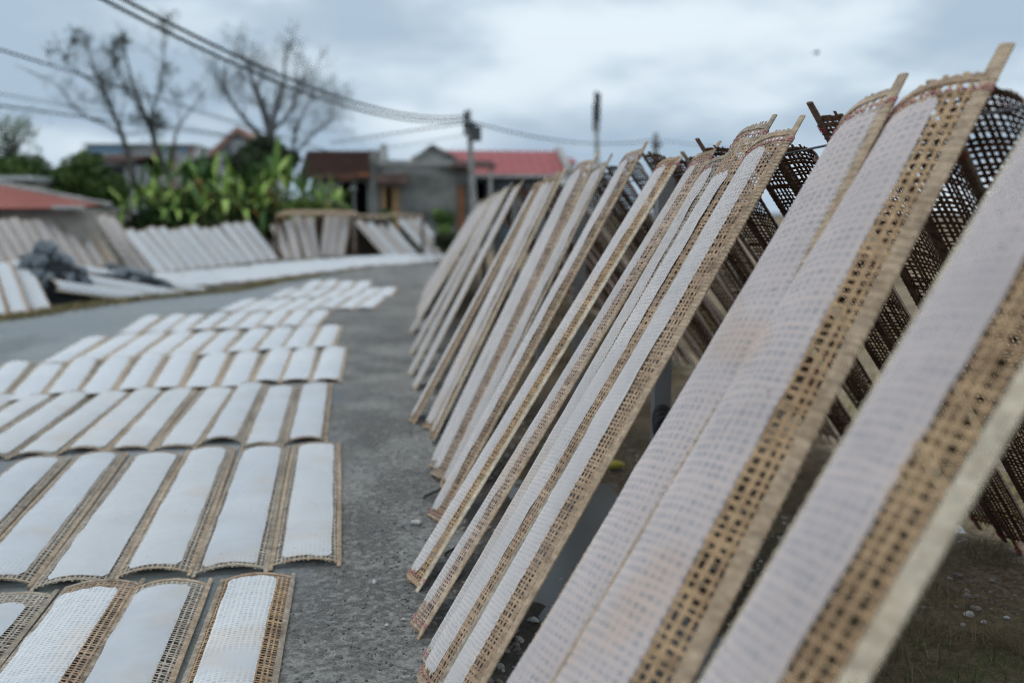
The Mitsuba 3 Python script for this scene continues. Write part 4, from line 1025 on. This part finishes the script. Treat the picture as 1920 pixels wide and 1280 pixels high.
part(k, 'antenna', mikit.ply(cat_mesh([boxm(c[0] - .19, c[0] + .19, c[1] - .3, c[1] - .12, c[2] - .9, c[2] + .8), boxm(c[0] - .22, c[0] + .22, c[1] + .12, c[1] + .25, c[2] - 1.5, c[2] + .2)]), 'm_metal_dark'))
k = thing('utility_pole', 'short far utility pole right of the mast, cables running to it', 'utility pole')
Yr = 55.0
a = at(1230, 250, Yr)
part(k, 'shaft', mikit.ply(tube([[a[0], a[1], 0], [a[0], a[1], a[2]]], [0.2, 0.14], 10), 'm_concrete', smooth=50))
part(k, 'crossarm', mikit.ply(boxm(a[0] - .3, a[0] + .3, a[1] - .25, a[1] - .16, a[2] - .75, a[2] - .55), 'm_metal_dark'))
a2 = a
def cable(p0, p1, sag, r, label, group=None):
    t = np.linspace(0, 1, 40)[:, None]
    pts = np.asarray(p0) + (np.asarray(p1) - np.asarray(p0)) * t
    pts[:, 2] -= sag * 4 * (t * (1 - t))[:, 0]
    single('cable', mikit.ply(tube(pts, r, 6), 'm_cable', smooth=True), label, 'cable', group)
def cable_px(a, b, mid, ya, yb, r, label, group=None):
    """from pixel a at distance ya to pixel b at distance yb, hanging through pixel row mid halfway"""
    p0, p1 = at(*a, ya), at(*b, yb)
    m = (p0 + p1) / 2
    q = m - EYE
    rowz = at(960 + 1830 * q.dot(rgt) / q.dot(fwd), mid, m[1])[2]
    cable(p0, p1, max(0.0, m[2] - rowz), r, label, group)
c1, c2 = at(876, 217, Yp), at(876, 224, Yp)
for nm, st, en, sg in (('upper', at(60, -95, 14), c1, 0.75), ('lower', at(20, -95, 14), c2, 0.80)):
    cable(st, en, sg, 0.032, f'{nm} of two thick black cables sweeping down from the upper left to the pole', 'two thick cables')
cable_px((620, 268), (877, 230), 246, 45, Yp, 0.03, 'thin cable from the pole dipping left behind the bare tree')
cable_px((640, 290), (877, 252), 274, 45, Yp, 0.016, 'faint thin cable below the dipping one left of the pole')
cable_px((882, 228), (1228, 262), 268, Yp, Yr, 0.03, 'cable running from the near pole right to the far pole')
cable_px((-60, 75), (620, 285), 190, 26, 48, 0.03, 'topmost of three cables crossing behind the leafy thin tree')
cable_px((-60, 165), (520, 270), 222, 30, 50, 0.02, 'middle of three cables crossing behind the leafy thin tree')
cable_px((-60, 190), (470, 262), 234, 30, 50, 0.035, 'lowest of three cables crossing behind the leafy thin tree')
cable_px((1232, 262), (1420, 285), 275, Yr, 60, 0.02, 'thin cable leaving the far pole to the right')

# bird
k = thing('bird', 'small dark bird gliding under the clouds above the row', 'bird')
c = at(1531, 100, 40)
body = tube(c + np.stack([np.linspace(-.13, .13, 9), np.zeros(9), np.linspace(-.02, .02, 9)], 1), [0.004, .02, .035, .04, .04, .034, .03, .03, .006], 8)
bsdf('m_bird', (0.03, 0.03, 0.03), 0.8, 0.2)
part(k, 'body', mikit.ply(body, 'm_bird', smooth=True))
for s in (-1, 1):
    wv = np.array([[0.06, 0, 0.02], [-0.05, 0, 0.02], [0.04, s * .14, 0.09], [-0.04, s * .14, 0.085], [-0.03, s * .27, 0.06], [-0.06, s * .27, 0.058]])
    wv = np.vstack([wv, wv + [0, 0, 0.008]]) + c
    ff = [[0, 2, 3, 1], [2, 4, 5, 3], [6, 7, 9, 8], [8, 9, 11, 10], [0, 6, 8, 2], [2, 8, 10, 4], [1, 3, 9, 7], [3, 5, 11, 9], [4, 10, 11, 5], [0, 1, 7, 6]]
    part(k, 'wing', mikit.ply((wv, np.array(ff)), 'm_bird'))
part(k, 'tail', mikit.ply((c + np.array([[-.12, -.015, -.018], [-.12, .015, -.018], [-.2, .035, -.03], [-.2, -.035, -.03], [-.12, 0, -.005]]), np.array([[0, 1, 2], [0, 2, 3], [4, 2, 1], [4, 3, 2], [4, 0, 3], [4, 1, 0]])), 'm_bird'))

# ================================================================== trees and plants
bsdf('m_bark', stain((0.065, 0.062, 0.056), (0.13, 0.125, 0.115), 3.0), 0.95, 0.1)  # lightened and greyed, haze put into the bark colour
bsdf('m_bark_pale', stain((0.10, 0.10, 0.095), (0.19, 0.19, 0.18), 3.0), 0.95, 0.1)
def leaf_mat(key, a, b, trans):
    scene[key] = {'type': 'twosided', 'bsdf': {'type': 'principled', 'base_color': proc(lambda p, n, uv: mix(a, b, noise(p.x * 2.3, p.y * 2.3, p.z * 2.3))), 'roughness': 0.6, 'specular': 0.3}}
leaf_mat('m_leaf_dark', (0.040, 0.072, 0.030), (0.088, 0.13, 0.050), 0.3)
leaf_mat('m_leaf_mid', (0.055, 0.105, 0.028), (0.12, 0.19, 0.05), 0.3)
leaf_mat('m_leaf_olive', (0.030, 0.036, 0.020), (0.060, 0.066, 0.034), 0.3)
leaf_mat('m_leaf_pale', (0.24, 0.30, 0.22), (0.34, 0.40, 0.31), 0.3)  # paled foliage, with haze put into its colour
leaf_mat('m_banana_green', (0.16, 0.29, 0.06), (0.28, 0.42, 0.12), 0.3)
leaf_mat('m_banana_bright', (0.30, 0.46, 0.09), (0.46, 0.58, 0.18), 0.3)
leaf_mat('m_banana_deep', (0.035, 0.09, 0.025), (0.08, 0.16, 0.045), 0.3)
leaf_mat('m_banana_dry', (0.26, 0.12, 0.03), (0.48, 0.24, 0.06), 0.3)
leaf_mat('m_banana_stem', (0.10, 0.10, 0.04), (0.20, 0.17, 0.08), 0.3)
def leaves(rng, centres, n, spread, size, flat=0.5):
    """n small folded leaves round the given centres"""
    c = np.asarray(centres)[rng.integers(len(centres), size=n)] + rng.normal(0, 1, (n, 3)) * spread
    a = rng.normal(size=(n, 3)); a[:, 2] *= flat; a /= np.linalg.norm(a, axis=1, keepdims=True)
    b = np.cross(a, rng.normal(size=(n, 3))); b /= np.linalg.norm(b, axis=1, keepdims=True)
    s = size * rng.uniform(0.5, 1.3, (n, 1))
    nn = np.cross(a, b)
    p = np.stack([c - a * s, c + b * s * 0.42 + nn * s * .12, c + a * s, c - b * s * 0.42 + nn * s * .12], 1).reshape(-1, 3)
    i = np.arange(n)[:, None] * 4
    return p, np.concatenate([i + [[0, 1, 2]], i + [[0, 2, 3]]])
def limb(rng, start, end, r0, r1, n=9, wob=0.05):
    t = np.linspace(0, 1, n)[:, None]
    start, end = np.asarray(start, float), np.asarray(end, float)
    ln = np.linalg.norm(end - start)
    w = np.cumsum(rng.normal(0, wob * ln / n, (n, 3)), axis=0)
    w -= w[-1] * t; w[0] = 0
    return start + (end - start) * t + w, np.linspace(r0, r1, n)
def grow(rng, out, tips, start, d, ln, r, depth, spread=0.55, up=0.12, kids=(3, 4), rmin=0.008):
    end = start + d * ln
    pts, rad = limb(rng, start, end, r, r * 0.62, 6, 0.10)
    out.append(tube(pts, rad, 4 if r < .04 else 6))
    tips.append(pts[-1])
    if depth == 0:
        return
    for _ in range(int(rng.integers(kids[0], kids[1] + 1))):
        k = int(rng.integers(2, 6))
        nd = unit(d + rng.normal(0, spread, 3) + np.array([0, 0, up]))
        grow(rng, out, tips, pts[k], nd, ln * rng.uniform(0.5, 0.8), max(rmin, rad[k] * 0.6), depth - 1, spread, up, kids, rmin)
def px_limb(rng, pts_px, Y, r0, r1, dy=0.0):
    P = np.array([at(x, y, Y + dy * i / max(1, len(pts_px) - 1)) for i, (x, y) in enumerate(pts_px)])
    s = np.r_[0, np.cumsum(np.linalg.norm(np.diff(P, axis=0), axis=1))]
    q = np.linspace(0, s[-1], 4 * len(P))
    pts = np.stack([np.interp(q, s, P[:, k]) for k in range(3)], 1)
    for _ in range(2):
        pts[1:-1] = 0.25 * pts[:-2] + 0.5 * pts[1:-1] + 0.25 * pts[2:]
    return pts, np.linspace(r0, r1, len(pts))
def bare_tree(name, label, Y, trunks, seed, bark, twig_len, depth, leaf=None, group=None):
    """trunks: lists of pixels from the foot up, with radii; twigs grow along their upper halves"""
    rng = np.random.default_rng(seed)
    k = thing(name, label, 'tree', group)
    twigs, tips = [], []
    for pts_px, r0, r1, first, cnt in trunks:
        pts, rad = px_limb(rng, pts_px, Y, r0, r1, rng.uniform(-1, 1))
        part(k, 'trunk' if pts_px[0][1] > 250 and r0 > .1 else 'limb', mikit.ply(tube(pts, rad, 8), bark, smooth=50))
        n = len(pts)
        for _ in range(cnt):
            i = int(rng.integers(int(n * first), n))
            tan = unit(pts[min(i + 1, n - 1)] - pts[max(i - 1, 0)])
            d = unit(tan * 0.8 + rng.normal(0, 0.55, 3) + np.array([0, 0, 0.25]))
            grow(rng, twigs, tips, pts[i], d, twig_len * rng.uniform(0.5, 1.1) * (1.2 - 0.5 * i / n), max(0.010, rad[i] * 0.33), depth, rmin=0.006)
    part(k, 'twigs', mikit.ply(cat_mesh(twigs), bark), kind='stuff')
    if leaf:
        m, n, sp, size, keep = leaf
        tips = np.array(tips)
        hub = tips[rng.random(len(tips)) < keep]
        part(k, 'leaves', mikit.ply(leaves(rng, hub, n, sp, size), m), kind='stuff')
    return k
bare_tree('thin_tree', 'thin dark tree with sparse leaf clumps leaning left, left one of the pair', 37.0,
          [([(253, 352), (244, 305), (228, 250), (205, 195), (184, 145), (165, 95), (158, 60)], 0.125, 0.025, 0.35, 11), ([(236, 262), (205, 236), (165, 222), (138, 200), (110, 160), (70, 140), (28, 122)], 0.055, 0.010, 0.3, 4),
           ([(196, 172), (165, 150), (140, 130), (115, 100), (100, 60)], 0.05, 0.012, 0.3, 5)], 201, 'm_bark', 1.0, 2, ('m_leaf_olive', 650, 0.15, 0.08, 0.05))
bare_tree('thin_tree', 'thin sparse-leaved tree forking above the banana plants, right one of the pair', 37.5,
          [([(318, 345), (300, 290), (278, 230), (252, 165), (236, 110), (228, 60)], 0.12, 0.025, 0.3, 11), ([(280, 232), (292, 190), (302, 150), (308, 100), (306, 55)], 0.055, 0.015, 0.25, 6),
           ([(322, 300), (330, 245), (350, 215), (372, 190), (388, 165)], 0.065, 0.015, 0.4, 4), ([(262, 190), (240, 175), (215, 120)], 0.05, 0.015, 0.3, 4)], 202, 'm_bark', 1.0, 2, ('m_leaf_olive', 1200, 0.16, 0.085, 0.07))
bare_tree('leafless_tree', 'large leafless tree with a fan of fine twigs behind the dark round tree', 56.0,
          [([(512, 300), (508, 255), (500, 225), (486, 185), (470, 140), (458, 105)], 0.30, 0.05, 0.25, 16), ([(508, 250), (520, 200), (532, 160), (535, 110)], 0.15, 0.04, 0.2, 14), ([(490, 258), (460, 225), (432, 190), (412, 150)], 0.17, 0.04, 0.25, 12),
           ([(512, 245), (545, 210), (560, 170), (572, 130)], 0.12, 0.03, 0.25, 12), ([(548, 300), (552, 250), (566, 215), (590, 180)], 0.13, 0.03, 0.2, 12), ([(556, 285), (580, 260), (605, 235), (628, 215)], 0.10, 0.03, 0.2, 10)], 203, 'm_bark_pale', 1.6, 3)
def blob_tree(name, label, cat, x0, x1, y0, y1, Y, n, size, mats, seed, trunk=True, depth=None, lobes=9, zmin=None):
    """a crown of many leaves in lobes filling the given rectangle of the photograph at distance Y, on a trunk with limbs"""
    rng = np.random.default_rng(seed)
    k = thing(name, label, cat)
    a, b = at(x0, y1, Y), at(x1, y0, Y)
    cx, cz, rx, rz = (a[0] + b[0]) / 2, (a[2] + b[2]) / 2, (b[0] - a[0]) / 2, (b[2] - a[2]) / 2
    ry = depth or min(rx, 2.5)
    L_ = []
    for _ in range(lobes):
        v = rng.normal(size=3); v /= np.linalg.norm(v); v *= rng.random() ** 0.4
        L_.append(([cx + v[0] * rx * .72, Y + v[1] * ry * .7, cz + v[2] * rz * .72], rng.uniform(0.25, 0.5)))
    base = np.array([cx, Y, 0])
    if trunk:
        tr = [tube(*limb(rng, base, [cx, Y, max(cz - rz * .3, .3)], 0.16, 0.09, 8, .06), 8)]
        part(k, 'trunk', mikit.ply(cat_mesh(tr), 'm_bark', smooth=50))
        lb = [tube(*limb(rng, [cx, Y, max(cz - rz * .5, .2)], q, 0.06, 0.015, 7, .1), 6) for q, _ in L_]
        part(k, 'limbs', mikit.ply(cat_mesh(lb), 'm_bark'), kind='stuff')
    for j, m in enumerate(mats):
        out = []
        for q, s in L_[j::len(mats)]:
            r = np.array([rx, ry, rz]) * s * rng.uniform(.9, 1.2)
            g = rng.normal(size=(n // lobes, 3)); g /= np.linalg.norm(g, axis=1, keepdims=True)
            g *= rng.random((len(g), 1)) ** 0.35
            c = np.asarray(q) + g * r * (0.75 + 0.5 * meshkit.noise(g * 3 + j * 9)[:, None])
            c[:, 2] = np.maximum(c[:, 2], 0.05)
            out.append(leaves(rng, c, len(c), 0.02, size))
        part(k, 'crown', mikit.ply(cat_mesh(out), m), kind='stuff')
    return k
blob_tree('hedge', 'dense dark green hedge behind the rusty red shed roof', 'hedge', -60, 130, 288, 420, 39.0, 15000, 0.15, ['m_leaf_dark', 'm_leaf_mid', 'm_leaf_dark'], 301, lobes=20, depth=1.6)
blob_tree('hedge', 'lower right part of the dark hedge sloping down to the banana plants', 'hedge', 55, 228, 298, 430, 38.2, 15000, 0.14, ['m_leaf_dark', 'm_leaf_mid'], 302, lobes=14, depth=1.4)
blob_tree('round_tree', 'dark round evergreen tree before the white gabled house', 'tree', 425, 580, 256, 352, 53.0, 13000, 0.20, ['m_leaf_dark', 'm_leaf_olive'], 303, lobes=16)
blob_tree('small_tree', 'small dark tree left of the white gabled house', 'tree', 335, 425, 282, 350, 50.0, 5500, 0.15, ['m_leaf_dark', 'm_leaf_olive'], 304, lobes=9)
blob_tree('pale_tree', 'hazy pale green tree at the left edge', 'tree', -50, 95, 200, 330, 58.0, 1100, 0.15, ['m_leaf_pale', 'm_leaf_pale'], 305, lobes=22)
blob_tree('sapling', 'young green sapling beside the thin trees', 'sapling', 140, 200, 270, 330, 41.0, 420, 0.13, ['m_leaf_mid', 'm_leaf_dark'], 306, lobes=8)
blob_tree('bush_bank', 'green bank of bushes right behind the banana plants', 'bush', 225, 640, 350, 445, 41.0, 17000, 0.15, ['m_leaf_mid', 'm_banana_green', 'm_banana_deep'], 312, lobes=34, depth=0.7, trunk=False)
blob_tree('shrub', 'bright green shrub before the concrete house', 'shrub', 803, 862, 388, 440, 38.6, 3200, 0.09, ['m_leaf_mid', 'm_banana_green'], 307, lobes=9, depth=.8)
blob_tree('shrub', 'small green shrub below the doorway of the concrete house', 'shrub', 690, 735, 392, 425, 39.6, 1500, 0.09, ['m_leaf_mid', 'm_banana_deep'], 308, lobes=7, depth=.6)
blob_tree('shrub', 'dark bush at the foot of the banana plants, behind the tight block', 'shrub', 225, 420, 385, 460, 36.8, 6000, 0.12, ['m_leaf_dark', 'm_banana_deep'], 309, lobes=16, depth=.8, trunk=False)
blob_tree('shrub', 'dark bush between the banana plants and the far bamboo rail', 'shrub', 415, 540, 390, 470, 37.6, 5000, 0.12, ['m_leaf_dark', 'm_leaf_mid'], 310, lobes=12, depth=.8, trunk=False)
blob_tree('shrub', 'dry olive bush left of the leaning row and below the concrete house', 'shrub', 790, 880, 425, 480, 37.6, 2500, 0.09, ['m_leaf_olive', 'm_leaf_dark'], 311, lobes=10, depth=.6, trunk=False)

def banana_leaf(rng, ln, wd, droop, fold):
    n = 11
    t = np.linspace(0, 1, n)
    x = ln * (t - 0.22 * droop * t ** 2)
    z = ln * (0.75 * t * (1 - 0.35 * droop) - droop * 0.85 * t ** 2.2)
    w = wd * np.sin(np.clip(t * 0.93 + 0.05, 0, 1) * math.pi) ** 0.6
    w[0] = wd * 0.10
    tear = 1 - 0.22 * rng.random((2, n))
    c = np.stack([x, t * 0, z], 1)
    l = c + np.stack([t * 0, w * tear[0], w * fold], 1)
    r = c + np.stack([t * 0, -w * tear[1], w * fold], 1)
    v = np.concatenate([l, c, r])
    i = np.arange(n - 1)
    f = np.concatenate([np.stack([i, i + n, i + n + 1, i + 1], 1), np.stack([i + n, i + 2 * n, i + 2 * n + 1, i + n + 1], 1)])
    rib = tube(c, np.linspace(0.022, 0.006, n), 5)
    return cat_mesh([(v, f), rib])
rb = np.random.default_rng(400)
BL = [mikit.ply(banana_leaf(rb, rb.uniform(1.3, 1.7), rb.uniform(0.14, 0.20), dp_, fo)) for dp_, fo in ((0.2, .3), (0.4, .25), (0.6, .2), (0.85, .1), (1.15, -.1), (0.05, .4))]
PLANTS = [(262, 362, 37.0, 0.85), (290, 345, 38.5, 0.9), (318, 335, 39.5, 0.9), (345, 352, 37.2, 0.85), (372, 340, 39.0, 0.85), (398, 358, 38.0, 0.85), (422, 370, 36.8, 0.8), (438, 348, 39.5, 0.85),
          (464, 356, 38.4, 0.85), (488, 345, 39.2, 0.85), (516, 336, 38.0, 0.95), (540, 360, 38.8, 0.8), (566, 362, 38.2, 0.75), (592, 372, 38.9, 0.65), (236, 388, 36.6, 0.7), (285, 385, 36.8, 0.75),
          (330, 388, 36.6, 0.7), (380, 390, 36.6, 0.7), (455, 388, 37.0, 0.7), (495, 385, 37.2, 0.75), (545, 390, 37.4, 0.65), (612, 382, 39.2, 0.6), (578, 384, 38.0, 0.7), (632, 378, 39.6, 0.65), (600, 392, 37.8, 0.6)]
order = sorted(range(len(PLANTS)), key=lambda i: PLANTS[i][0])
BWORD = {}
for rank, i in enumerate(order):
    BWORD[i] = f'banana plant with arching leaves in the clump, {ordinal(rank + 1)} from the left'
for i, (x, y, Y, s) in enumerate(PLANTS):
    rng = np.random.default_rng(420 + i)
    k = thing('banana_plant', BWORD[i], 'banana plant', 'banana plants in the clump')
    c = at(x, y, Y)
    hub = np.array([c[0], Y, max(c[2], 0.5)])
    pts, rad = limb(rng, [c[0] + rng.normal(0, .1), Y, 0], hub, 0.12 * s, 0.06 * s, 7, .04)
    part(k, 'stem', mikit.ply(tube(pts, rad, 8), 'm_banana_stem', smooth=50))
    nl = int(rng.integers(11, 15))
    for j in range(nl):
        yaw = j * 137.5 + rng.normal(0, 18)
        kind = int(rng.integers(0, 5)) if j < nl - 1 else 5
        pitch = {0: -15, 1: 0, 2: 5, 3: 8, 4: 10, 5: -38}[kind]
        m = rng.random()
        mt = 'm_banana_dry' if (m < 0.22 and kind in (2, 3, 4)) else ('m_banana_bright' if m > 0.60 else ('m_banana_deep' if m < 0.36 else 'm_banana_green'))
        part(k, 'leaf', ref(BL[kind], mt), T().translate((hub - [0, 0, 0.08 * (kind if kind < 5 else 0) * s]).tolist()).rotate([0, 0, 1], yaw).rotate([0, 1, 0], pitch).scale(s * rng.uniform(.75, 1.05)))
